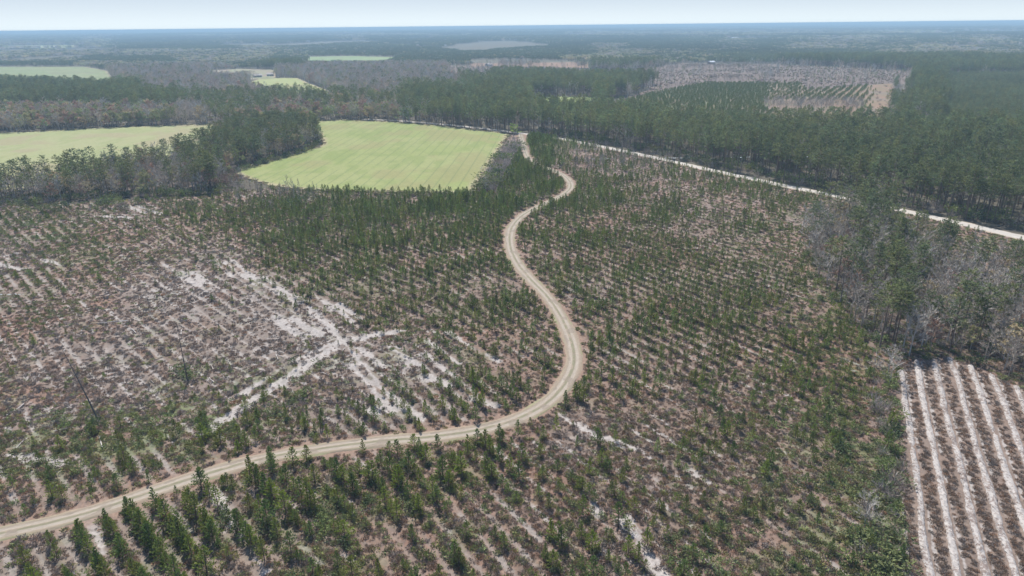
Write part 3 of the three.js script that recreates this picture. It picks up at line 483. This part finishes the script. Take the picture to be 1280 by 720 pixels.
for (const q of [FIELD_MAIN, FIELD_LEFT]) for (let i = 0; i < q.p.length; i++) {
  const [ax, az] = q.p[i], [bx, bz] = q.p[(i + 1) % q.p.length], L = Math.hypot(bx - ax, bz - az);
  for (let k = 0; k < L * 1.6; k++) { const t = R(), x = lerp(ax, bx, t) + (R() + R() - 1) * 3.2, z = lerp(az, bz, t) + (R() + R() - 1) * 3.2; if (roadGap(x, z) > 0.5) put(R() < 0.45 ? 'weeds' : 'brush', x, z, 0.6 + 1.0 * R(), undefined, 1.2, 0.8 + 0.5 * R()); }
}
for (let k = 0; k < 5200; k++) {
  const z = -62 - 370 * Math.pow(R(), 1.3), x = (R() * 2 - 1) * (66 - z * 0.78);
  if (!inside(NEAR, x, z) || roadGap(x, z) < 1.2 || isBed(x, z)) continue;
  const [px, py] = toPx(x, z), green = look(GREEN, px, py), n = fbm(x / 9 + 500, z / 9, 2); if (R() > (green - 0.12) * 2.2 * sstep(0.42, 0.6, n)) continue;
  put('shrub', x, z, 0.7 + 1.1 * R(), undefined, 1.2 + 0.5 * R(), 0.8 + 0.4 * R());
}
// hedge beside the sand beds
for (let k = 0; k < 900; k++) {
  const x = lerp(HEDGE_RIGHT.x0, HEDGE_RIGHT.x1, R()), z = lerp(Math.max(HEDGE_RIGHT.z0, -160), -60, R()); if (!inside(HEDGE_RIGHT, x, z)) continue; const q = R();
  if (q < 0.36) put('bare_bush', x, z, 1.6 + 2.0 * R(), undefined, 0.9); else if (q < 0.82) put('shrub', x, z, 1 + 1.2 * R(), undefined, 1.3); else if (q < 0.86) put('bare_tree', x, z, 5 + 3 * R(), undefined, 1.3); else if (q < 0.9) put('young_pine', x, z, 3 + 2.5 * R());
}
// the mixed woods beside the beds and beside the fields
function scatter(q, step, fn) { for (let x = q.x0; x < q.x1; x += step) for (let z = q.z0; z < q.z1; z += step) { const X = x + (R() - 0.5) * step * 0.9, Z = z + (R() - 0.5) * step * 0.9; if (inside(q, X, Z)) { const [px, py] = toPx(X, Z); if (px > -160 && px < 1440 && py < 800) fn(X, Z, px, py); } } }
scatter(WOOD_RIGHT, 3.0, (x, z, px, py) => {
  if (roadGap(x, z) < 4) return;
  const edge = px < 1060 || py > 430, n = fbm(x / 14 + 77, z / 14, 2), q = R();
  const pine = px > 1060 && px < 1130 ? 0.22 : px < 1060 ? 0.06 : 0.085;
  if (q < pine * (0.4 + 1.3 * n)) put('pine_tree', x, z, 9 + 7.5 * R(), undefined, 1.25 + 0.3 * R(), 1.1);
  else if (q < 0.53) put('bare_tree', x, z, (edge ? 6 : 7.5) + 6 * R(), undefined, 1.05 + 0.35 * R(), 0.75 + 0.5 * R());
  else if (q < 0.58) put('leafing_tree', x, z, 5 + 4 * R(), undefined, 1.2);
  else if (q < 0.74) put('shrub', x, z, 1.2 + 1.6 * R(), undefined, 1.1, 0.8 + 0.3 * R());
  else if (q < 0.95) put('bare_bush', x, z, 2 + 2 * R());
});
scatter(WOOD_LEFT, 3.1, (x, z, px, py) => {
  const q = R(), n = fbm(x / 20 + 7, z / 20, 2), tip = px > 230, pine = tip ? 0.27 : 0.14;
  if (q < pine * (0.3 + 1.4 * n)) put('pine_tree', x, z, 11.5 + 6.5 * R(), undefined, 1.2 + 0.3 * R());
  else if (q < 0.5) put('bare_tree', x, z, 8 + 5 * R(), undefined, 1.25, 0.85 + 0.4 * R());
  else if (q < 0.64) put('leafing_tree', x, z, 7 + 4.5 * R(), undefined, 1.3, 1.1);
  else if (q < 0.84) put('shrub', x, z, 1.6 + 2 * R(), undefined, 1.1, 0.75);
});
for (let k = 0; k < 130; k++) {   // shaggy edge of that wood
  const t = R(), [px, py] = t < 0.6 ? [lerp(-20, 275, t / 0.6), lerp(252, 241, t / 0.6)] : [lerp(284, 400, (t - 0.6) / 0.4), lerp(217, 183, (t - 0.6) / 0.4)], [x, z] = P(px, py + R() * 2);
  put(R() < 0.5 ? 'bare_bush' : 'shrub', x, z, 1.5 + 2 * R(), undefined, 1.1, 0.85);
}
// bare hedge along the crop field, thin grey stems by the road and by the field corner
for (let k = 0; k < 230; k++) { const t = R(), [x, z] = P(lerp(636, 598, t) + 1 + R() * (18 + 6 * t), lerp(176, 240, t)); if (roadGap(x, z) > 1) put(R() < 0.45 ? 'bare_tree' : R() < 0.8 ? 'bare_bush' : 'shrub', x, z, 2.2 + 3.6 * R(), undefined, 1.4, 0.9); }
for (let k = 0; k < 120; k++) { const [x, z] = P(715 + 135 * R(), 190 + 26 * R()); if (roadGap(x, z) > 2 && inside(NEAR, x, z)) put(R() < 0.5 ? 'bare_tree' : 'snag', x, z, 5 + 4 * R(), undefined, 0.9, 0.9); }
for (let k = 0; k < 60; k++) { const [x, z] = P(290 + 110 * R(), 240 + 16 * R()); put(R() < 0.7 ? 'bare_tree' : 'snag', x, z, 4 + 5 * R(), undefined, 0.7, 0.9); }
for (let k = 0; k < 90; k++) { const [x, z] = P(-20 + 400 * R(), 252 + 14 * R()); put(R() < 0.4 ? 'bare_bush' : R() < 0.7 ? 'shrub' : 'snag', x, z, 1.5 + 3 * R(), undefined, 1, 0.8); }
for (let k = 0; k < 70; k++) { const [x, z] = P(268 + 34 * R(), 216 + 24 * R()); if (!inside(FIELD_MAIN, x, z)) put(['bare_bush', 'bare_tree', 'shrub', 'leafing_tree', 'bare_bush'][k % 5], x, z, (k % 5 === 1 || k % 5 === 3 ? 4 : 1.2) + 2.5 * R(), k % 5 === 3 ? 3 : undefined, 1.2, 0.9); }
// named single trees
const one = (kind, px, py, h, v, w = 1, lean = 0, label) => { const [x, z] = P(px, py); put(kind, x, z, h, v, w, 1, lean, label); };
one('snag', 235, 477, 15, 0, 0.8, 0.02, 'tall dead bare trunk standing alone beside a green bush in the sandy clearing');
one('snag', 122, 523, 17, 1, 0.85, 0.2, 'leaning dead trunk with stubby branches above green scrub in the sandy clearing');
one('snag', 1050, 384, 10, 2, 1.8, 0, 'thick dark dead trunk at the edge of the mixed wood by the pine rows');
one('shrub', 233, 468, 2.2, 0, 1.9); one('shrub', 243, 470, 1.8, 1, 1.9); one('shrub', 118, 540, 2.6, 0, 1.0);
one('leafing_tree', 642, 171, 9, 4, 1.8, 0, 'bright lime green tree at the junction of dirt track and gravel road');
one('leafing_tree', 1188, 404, 8, 0, 1.7, 0, 'yellow-green leafing tree among the bare grey trees behind the sand beds');
one('leafing_tree', 1266, 452, 9, 1, 1.7, 0, 'tan leafing tree at the wood edge above the sand beds');
one('leafing_tree', 1034, 330, 9, 3, 1.3, 0, 'reddish budding tree at the tip of the mixed wood');
for (const [a, b, h] of [[1062, 300, 13], [1095, 308, 17], [1105, 300, 15], [1086, 330, 15], [1170, 326, 12], [1205, 334, 12], [1255, 348, 12], [1125, 395, 15], [1110, 420, 15], [1118, 372, 14], [1250, 415, 13], [1220, 430, 13], [1150, 302, 12]]) one('pine_tree', a, b, h, undefined, 1.3);
for (const [a, b] of [[1100, 700], [1112, 712], [1092, 680], [1118, 690]]) one('shrub', a, b, 2.4, 1, 1.6);

// the woods beyond the road
const houseGap = (x, z) => Math.min(...HOUSES.map((h) => Math.hypot(x - h.at[0], z - h.at[1]) - h.s * 0.9));
function wild(x, z, kind, keep) {
  const q = R(); const n = fbm(x / 60, z / 60, 2);
  const pine = (h) => put('pine_tree', x, z, h * (0.72 + 0.5 * R()), undefined, 0.95 + 0.4 * R(), 0.72 + 0.45 * n + 0.55 * R());
  const bare = () => put('bare_tree', x, z, 10 + 6 * R(), undefined, 1.4, 0.95 + 0.4 * R()), bud = () => put('leafing_tree', x, z, 8 + 6 * R(), undefined, 1.6, 0.95 + 0.45 * R());
  if (kind === 'p') { if (q < 0.43) pine(18); else if (q < 0.47) bare(); }
  else if (kind === 'y') { pine(8.5); }
  else if (kind === 'h') { if (q < 0.34) bare(); else if (q < 0.38) bud(); else if (q < 0.41) pine(14); }
  else if (kind === 'b') { if (q < 0.27) bud(); else if (q < 0.4) bare(); else if (q < 0.43) pine(14); }
  else if (kind === 'm') { if (q < 0.25) pine(16); else if (q < 0.4) bare(); else if (q < 0.47) bud(); }
  else if (kind === 'c') { if (q < 0.045) put('bare_bush', x, z, 1.4 + 1.6 * R(), undefined, 1.3, 0.55); else if (q < 0.06) bare(); else if (q < 0.15) put('young_pine', x, z, 1.2 + 2 * R(), undefined, 1.2, 0.9); else if (q < 0.155) pine(11); else if (q < 0.25) put('brush', x, z, 1.6 + 1.6 * R(), undefined, 1.2, 0.8); }
}
for (let z = -235; z > -1420; z -= 3.4) {
  const lim = 70 - z * 0.83;
  for (let x = -lim; x < lim; x += 3.4) {
    const X = x + (R() - 0.5) * 3, Z = z + (R() - 0.5) * 3;
    if (inside(NEAR, X, Z) || inside(WOOD_LEFT, X, Z)) continue;
    { const [a, b] = toPx(X, Z); if (a < 645 && b > 178) continue; }
    const gap = roadGap(X, Z); if (gap < 2.5) continue; let skip = false; for (const f of FIELDS) if (inside(f, X, Z)) { skip = true; break; }
    if (skip) continue; const [px, py] = toPx(X, Z); if (px < -60 || px > 1340) continue; if (Z < -900 && houseGap(X, Z) < 0) continue;
    const jx = X + 60 * (fbm(X / 45 + 70, Z / 45, 2) - 0.5), jz = Z + 90 * (fbm(X / 45, Z / 45 + 70, 2) - 0.5);
    if (inside(REDFIELD, X, Z)) continue;
    if (inside(ORCHARD, X, Z)) {
      if (px > 955 && px < 1078 && py > 126 && py < 137) { if (R() < 0.5) put('bare_tree', X, Z, 4 + 2.5 * R(), undefined, 1.6, 0.75); continue; }
      if (px > 1074 + 22 * R()) { if (R() < 0.06) put('bare_bush', X, Z, 1 + 1.5 * R(), undefined, 1.4, 0.6); continue; }
      const t = (X * 0.86 + Z * 0.5) / 7.5, f = Math.abs(t - Math.round(t)), thick = px < 960 ? 1.3 : 0.9; if (f < (px < 960 ? 0.42 : 0.27) && R() < thick * (0.45 + fbm(X / 40, Z / 40, 2))) put('young_pine', X, Z, 2.2 + 1.8 * R(), undefined, 1.5, 0.9); continue;
    }
    if (inside(CLEARCUT, jx, jz)) { if (py < 112 && px > 830 && px < 1010 && fbm(X / 45, Z / 45, 2) > 0.52) { if (R() < 0.16) put('bare_tree', X, Z, 4 + 3 * R(), undefined, 1.5, 0.65); } else wild(X, Z, 'c'); continue; }
    const J = 26 * (fbm(X / 35 + 900, Z / 35, 2) - 0.5), K = woodKind(px + J, py + J * 0.12, X, Z);
    if (px > 1122 && px < 1131 && py > 101 && py < 126) continue;
    wild(X, Z, K);
    if (gap < 16 && R() < 0.75) put(R() < 0.45 ? 'bare_bush' : R() < 0.8 ? 'shrub' : 'bare_tree', X + 1, Z - 1, 1.6 + 2.6 * R(), undefined, 1.2, 0.85);
    else if (Z > -520 && R() < 0.22) put(R() < 0.6 ? 'shrub' : 'bare_bush', X + 1, Z - 1, 1.4 + 1.8 * R(), undefined, 1.2, 0.85);
  }
}
for (let r = 1400; r < 26000;) {
  const size = Math.min(54, Math.max(15, r * 0.0068)), dr = Math.max(11, r * (r > 8000 ? 0.02 : 0.014));
  for (let s = -0.73 * r; s < 0.73 * r; s += size * 0.72) {
    const az = s / r + (R() - 0.5) * size * 0.7 / r, rr = r + (R() - 0.5) * dr, x = Math.sin(az) * rr, z = -Math.cos(az) * rr; if (z > -1415) continue;
    let skip = false; for (const f of FIELDS) if (inside(f, x, z)) { skip = true; break; } if (skip || inside(REDFIELD, x, z) || inside(CLEARCUT, x, z) || (r < 5200 && houseGap(x, z) < 14)) continue;
    const [px, py] = toPx(x, z, hills(x, z)), J = 30 * (fbm(x / 90 + 900, z / 160, 2) - 0.5), K = woodKind(px + J, py + J * 0.1, x, z), n = fbm(x / 300, z / 700, 2);
    const gap = fbm(x / 420 + 40, z / 900, 3); if (r > 2200 && gap > 0.66) continue;
    const hard = K === 'h' || K === 'b' ? 0.75 : K === 'm' ? 0.35 : K === 'c' ? 0.5 : 0.05; if (K === 'c' && R() < 0.6) continue;
    const h = r < 4000 ? size : lerp(size, 30, 0.6);
    KINDS[R() < hard ? 'far_hardwood' : 'far_pine'].list.push({ x, z, h, v: Math.floor(R() * 2), w: size / h, t: 0.62 + 0.7 * n + 0.25 * R(), lean: 0, rot: R() * 6.28, y: hills(x, z), m: 0 });
  }
  r += dr;
}

// ---- single trees for those that show largest, the rest as stuff
const NOUN = { young_pine: 'young pine', pine_tree: 'pine', bare_tree: 'bare tree', leafing_tree: 'budding tree', shrub: 'green shrub', bare_bush: 'leafless bush', snag: 'dead trunk' }, CELLS = new Map();
for (const k in NOUN) for (const o of KINDS[k].list) { const c = Math.floor(o.x / 4) + ',' + Math.floor(o.z / 4); if (!CELLS.has(c)) CELLS.set(c, []); CELLS.get(c).push([k, o]); }
function neighbour(kind, o) {   // the nearest plant of another kind within reach
  let best = 3.2, name = null; const i = Math.floor(o.x / 4), j = Math.floor(o.z / 4);
  for (let a = -1; a <= 1; a++) for (let b = -1; b <= 1; b++) for (const [k, q] of CELLS.get((i + a) + ',' + (j + b)) || []) { if (k === kind) continue; const d = Math.hypot(q.x - o.x, q.z - o.z); if (d < best) { best = d; name = NOUN[k]; } }
  return name;
}
const TRACKSIDE = (o) => roadGap(o.x, o.z) < 4.5;
function describe(kind, o, px, py) {
  const tall = { young_pine: 3.6, pine_tree: 16, bare_tree: 9.5, leafing_tree: 9, shrub: 1.7, bare_bush: 2.8, snag: 6.5 }[kind];
  const big = o.h > tall, road = TRACKSIDE(o), wr = inside(WOOD_RIGHT, o.x, o.z), wl = inside(WOOD_LEFT, o.x, o.z), hedge = inside(HEDGE_RIGHT, o.x, o.z), near = inside(NEAR, o.x, o.z);
  const where = hedge ? ['in the brushy strip by the sand beds', 'in the brushy strip'] : wr ? ['in the mixed wood behind the sand beds', 'in the mixed wood'] : wl ? ['in the wood between the crop fields', 'in the field-side wood'] : near ? (road ? ['at the dirt track verge', 'along the dirt track'] : px < 450 && py > 540 ? ['in rows below the sandy clearing', 'in the lower rows'] : px > 760 ? ['on russet ground near the sand beds', 'on the russet ground'] : ['in rows inside the track bend', 'inside the track bend']) : (py > 150 && px > 640 ? ['in the forest beyond the gravel road', 'beyond the gravel road'] : ['in the tree line behind the crop fields', 'behind the crop fields']);
  const look = { young_pine: [big ? 'tall bushy young pine' : 'short slender young pine', 'young pines'], pine_tree: [big ? 'tall high-crowned pine' : 'medium rounded pine', 'pines'], bare_tree: [big ? 'tall leafless grey tree' : 'small leafless grey tree', 'bare trees'], leafing_tree: [['olive budding tree', 'tan budding tree', 'fresh green leafing tree', 'reddish budding tree'][o.v], 'budding trees'], shrub: [big ? 'large rounded green shrub' : 'low green shrub', 'green shrubs'], bare_bush: [big ? 'large leafless grey bush' : 'low leafless brown bush', 'leafless bushes'], snag: [big ? 'tall dead trunk' : 'short dead trunk', 'dead trunks'] }[kind];
  const first = look[0].split(' ')[0];
  const by = neighbour(kind, o);
  return [`${look[0]} ${where[0]}${by ? ' beside a ' + by : ''}`, `${first} ${look[1]} ${where[1]}${by ? ' by a ' + by : ''}`];
}
const CATEGORY = { young_pine: 'young pine', pine_tree: 'pine tree', bare_tree: 'bare tree', leafing_tree: 'budding tree', shrub: 'shrub', bare_bush: 'bush', snag: 'dead tree' };
const REST = { young_pine: ['young_pine_plantation', 'countless young pines filling the planted rows', 'plantation'], pine_tree: ['pine_forest', 'dark green pine forest seen as one mass', 'forest'], bare_tree: ['bare_woodland', 'grey leafless woodland seen as one mass', 'woodland'], leafing_tree: ['leafing_woodland', 'tan and yellow-green budding woodland', 'woodland'], shrub: ['undergrowth', 'green undergrowth between the trees', 'undergrowth'], bare_bush: ['leafless_undergrowth', 'grey leafless undergrowth along the woods', 'undergrowth'], snag: ['dead_stems', 'thin dead stems by the road', 'dead stems'], brush: ['dead_brush', 'brown dead weeds and logging slash covering the ground', 'brush'], weeds: ['green_weeds', 'patches of low green weeds on the cut-over ground', 'weeds'], far_pine: ['distant_pine_forest', 'hazy distant pine forest reaching to the horizon', 'forest'], far_hardwood: ['distant_hardwood_forest', 'pale distant hardwood patches in the hazy forest', 'forest'] };
const PARTS = { bare_bush: ['stems', 'twigs'], shrub: ['stems', 'foliage'], snag: ['trunk', 'branch_stubs'] };
const M4 = new THREE.Matrix4(), Q = new THREE.Quaternion(), E = new THREE.Euler(), V = new THREE.Vector3(), S = new THREE.Vector3();
let total = 0;
for (const kind in KINDS) {
  const K = KINDS[kind], list = K.list;
  for (const o of list) {
    const [px, py, dep] = toPx(o.x, o.z, o.y), [, top] = toPx(o.x, o.z, o.y + o.h);
    o.px = px; o.py = py; o.show = px > -8 && px < 1288 && top < 718 && dep > 5 ? (o.label ? 1e6 : o.h * o.w / dep) : 0;
  }
  list.sort((a, b) => b.show - a.show);
  let few = 0; while (few < K.few && few < list.length && list[few].show > 0) few++;
  const protos = {};
  for (let i = 0; i < few; i++) {
    const o = list[i], key = o.v + '|' + o.m;
    let g;
    if (!protos[key]) {
      g = new THREE.Group(); const [a, b] = PARTS[kind] || ['trunk', 'crown'], T = new THREE.Mesh(K.v[o.v].trunk, barkMat), L = new THREE.Mesh(K.v[o.v].crown, K.m[o.m]);
      T.name = a; L.name = b; const limbs = (K.v[o.v].branches || []).map((q) => { const m = new THREE.Mesh(q, barkMat); m.name = 'branch'; return m; });
      for (const m of limbs.length ? [T, ...limbs] : [T, L]) { m.castShadow = m.receiveShadow = true; g.add(m); } protos[key] = g;
    } else g = protos[key].clone();
    g.name = numbered(kind); g.position.set(o.x, o.y, o.z); g.rotation.set(0, o.rot, 0); g.scale.set(o.h * o.w, o.h, o.h * o.w);
    if (o.lean) g.rotation.set(o.label ? 0 : (o.rot % 1 - 0.5) * o.lean, o.label ? 0 : o.rot, o.label ? o.lean : (o.rot * 3 % 1 - 0.5) * o.lean);
    const [label, group] = o.label ? [o.label, null] : describe(kind, o, o.px, o.py);
    g.userData = {}; tag(g, label, CATEGORY[kind], group); scene.add(g);
  }
  const rest = list.slice(few); if (!rest.length) continue;
  const holder = new THREE.Group(), [name, label, cat] = REST[kind]; holder.name = name; tag(holder, label, cat, null, 'stuff'); scene.add(holder);
  for (let v = 0; v < K.v.length; v++) {
    const mine = rest.filter((o) => o.v === v); if (!mine.length) continue;
    const { trunk, crown } = K.v[v]; let geo = crown, mat = K.m[0];
    if (trunk && K.m[0] === barkMat) geo = mergeGeometries([trunk, crown]); else if (trunk) { geo = mergeGeometries([trunk, crown], true); mat = [barkMat, K.m[0]]; }
    const im = new THREE.InstancedMesh(geo, mat, mine.length), col = new THREE.Color();
    mine.forEach((o, i) => { E.set((o.rot % 1 - 0.5) * o.lean, o.rot, (o.rot * 3 % 1 - 0.5) * o.lean); M4.compose(V.set(o.x, o.y, o.z), Q.setFromEuler(E), S.set(o.h * o.w, o.h, o.h * o.w)); im.setMatrixAt(i, M4); const h = (o.rot * 7 % 1 - 0.5) * 0.26; im.setColorAt(i, col.setRGB(o.t * (1 + h), o.t, o.t * (1 - h))); });
    im.name = (PARTS[kind] ? PARTS[kind][1] : 'crown_mass'); im.castShadow = im.receiveShadow = true; holder.add(im); total += mine.length;
  }
  console.log(kind, list.length, few);
}
console.log('instances', total);

// ------------------------------------------------------------------ fallen logs and far houses
{
  const mat = std([0.46, 0.42, 0.39]), mat2 = std([0.2, 0.17, 0.15]), spots = [[52, 527, 66, 508], [163, 410, 170, 416], [20, 560, 34, 548], [226, 500, 231, 494], [345, 440, 346, 447], [8, 520, 30, 505], [128, 560, 124, 545], [78, 520, 104, 517], [60, 540, 96, 534], [120, 405, 160, 402]];
  for (let k = 0; k < 44; k++) { const a = 10 + 420 * R(), b = 350 + 180 * R(), t = R() * 6.28; if (look(SANDY, a, b) > 0.35) spots.push([a, b, a + Math.cos(t) * (5 + 9 * R()), b + Math.sin(t) * (3 + 5 * R())]); }
  spots.forEach(([a, b, c, d], k) => {
    const [x0, z0] = P(a, b), [x1, z1] = P(c, d), L = Math.hypot(x1 - x0, z1 - z0), r = 0.09 + 0.06 * R(), g = new THREE.CylinderGeometry(r * 0.65, r, L, 7, 4); const p = g.attributes.position;
    for (let i = 0; i < p.count; i++) { const t = p.getY(i) / L; p.setX(i, p.getX(i) + 0.12 * Math.sin(t * 5 + k)); } g.computeVertexNormals();
    const grp = new THREE.Group(); grp.name = numbered('fallen_log'); const m = new THREE.Mesh(g, k % 4 === 3 ? mat2 : mat); m.name = 'stem'; m.rotation.z = Math.PI / 2; grp.add(m);
    const stub = new THREE.Mesh(new THREE.CylinderGeometry(r * 0.2, r * 0.35, 0.7, 5), m.material); stub.name = 'branch_stub'; stub.position.set(L * 0.15, r + 0.2, 0); stub.rotation.x = 0.6; grp.add(stub);
    grp.position.set((x0 + x1) / 2, ground((x0 + x1) / 2, (z0 + z1) / 2) + r * 0.9 + 0.05, (z0 + z1) / 2); grp.rotation.y = -Math.atan2(z1 - z0, x1 - x0); scene.add(grp);
    grp.traverse((q) => { q.castShadow = q.receiveShadow = true; });
    tag(grp, k % 4 === 3 ? 'dark fallen log lying in the sandy clearing' : 'bleached pale fallen log lying in the sandy clearing', 'log', k % 4 === 3 ? 'dark logs in the clearing' : 'bleached logs in the clearing');
  });
}
{
  const wallM = std([0.62, 0.60, 0.57], 0.8), barnM = std([0.70, 0.70, 0.69], 0.5), roofM = std([0.30, 0.28, 0.27], 0.8), tinM = std([0.72, 0.73, 0.74], 0.35), woodM = std([0.26, 0.18, 0.13], 0.9), glassM = std([0.05, 0.06, 0.07], 0.15), doorM = std([0.2, 0.16, 0.13], 0.7);
  const names = ['long white metal barn in a clearing of the budding woods', 'small white house beside the long white barn', 'far white shed in the hazy fields', 'pale farmhouse at the edge of the small bright field', 'low pale cottage next to the pale farmhouse', 'brown wooden shed among the bare woods', 'white house beside the red-brown cleared field', 'brown hut on the cut-over land by grey trees', 'pale house under the trees by the brownish pasture', 'very distant white warehouse in the haze'];
  HOUSES.forEach(({ at: [x, z], s, k }, i) => {
    const g = new THREE.Group(), w = s, d = s * (k === 'b' ? 0.5 : 0.62), h = k === 'b' ? s * 0.2 : 3, rh = d * 0.28, W = k === 's' ? woodM : k === 'b' ? barnM : wallM, box = (n, a, b, c, X, Y, Z, m, parent = g) => { const q = new THREE.Mesh(new THREE.BoxGeometry(a, b, c), m); q.name = n; q.position.set(X, Y, Z); q.castShadow = q.receiveShadow = true; parent.add(q); return q; };
    box('wall', w, h, d, 0, h / 2, 0, W);
    const sh = new THREE.Shape([new THREE.Vector2(-d / 2 - 0.5, 0), new THREE.Vector2(0, rh), new THREE.Vector2(d / 2 + 0.5, 0)]), rg = new THREE.ExtrudeGeometry(sh, { depth: w + 0.8, bevelEnabled: false }); rg.translate(0, 0, -w / 2 - 0.4); rg.rotateY(Math.PI / 2);
    const roof = new THREE.Mesh(rg, k === 'h' ? roofM : tinM); roof.name = 'roof'; roof.position.y = h + 0.003; roof.castShadow = roof.receiveShadow = true; g.add(roof);
    if (k === 'h') box('chimney', 0.7, 1.4, 0.7, w * 0.2, rh + 0.2, 0, woodM, roof);
    box('door', k === 'b' ? 4 : 1.1, k === 'b' ? h * 0.7 : 2.1, 0.1, k === 'b' ? 0 : w * 0.05, k === 'b' ? h * 0.35 : 1.05, d / 2 + 0.03, doorM);
    if (k !== 'b') for (const f of [-0.33, -0.14, 0.26]) box('window', 1.2, 1.2, 0.1, w * f, 1.7, d / 2 + 0.03, glassM);
    g.name = numbered(k === 'b' ? 'barn' : k === 's' ? 'shed' : 'house'); g.position.set(x, hills(x, z), z); g.rotation.y = 0.25 + i * 0.35 % 0.7; tag(g, names[i], k === 'b' ? 'barn' : k === 's' ? 'shed' : 'house'); scene.add(g);
  });
}

renderer.render(scene, camera);
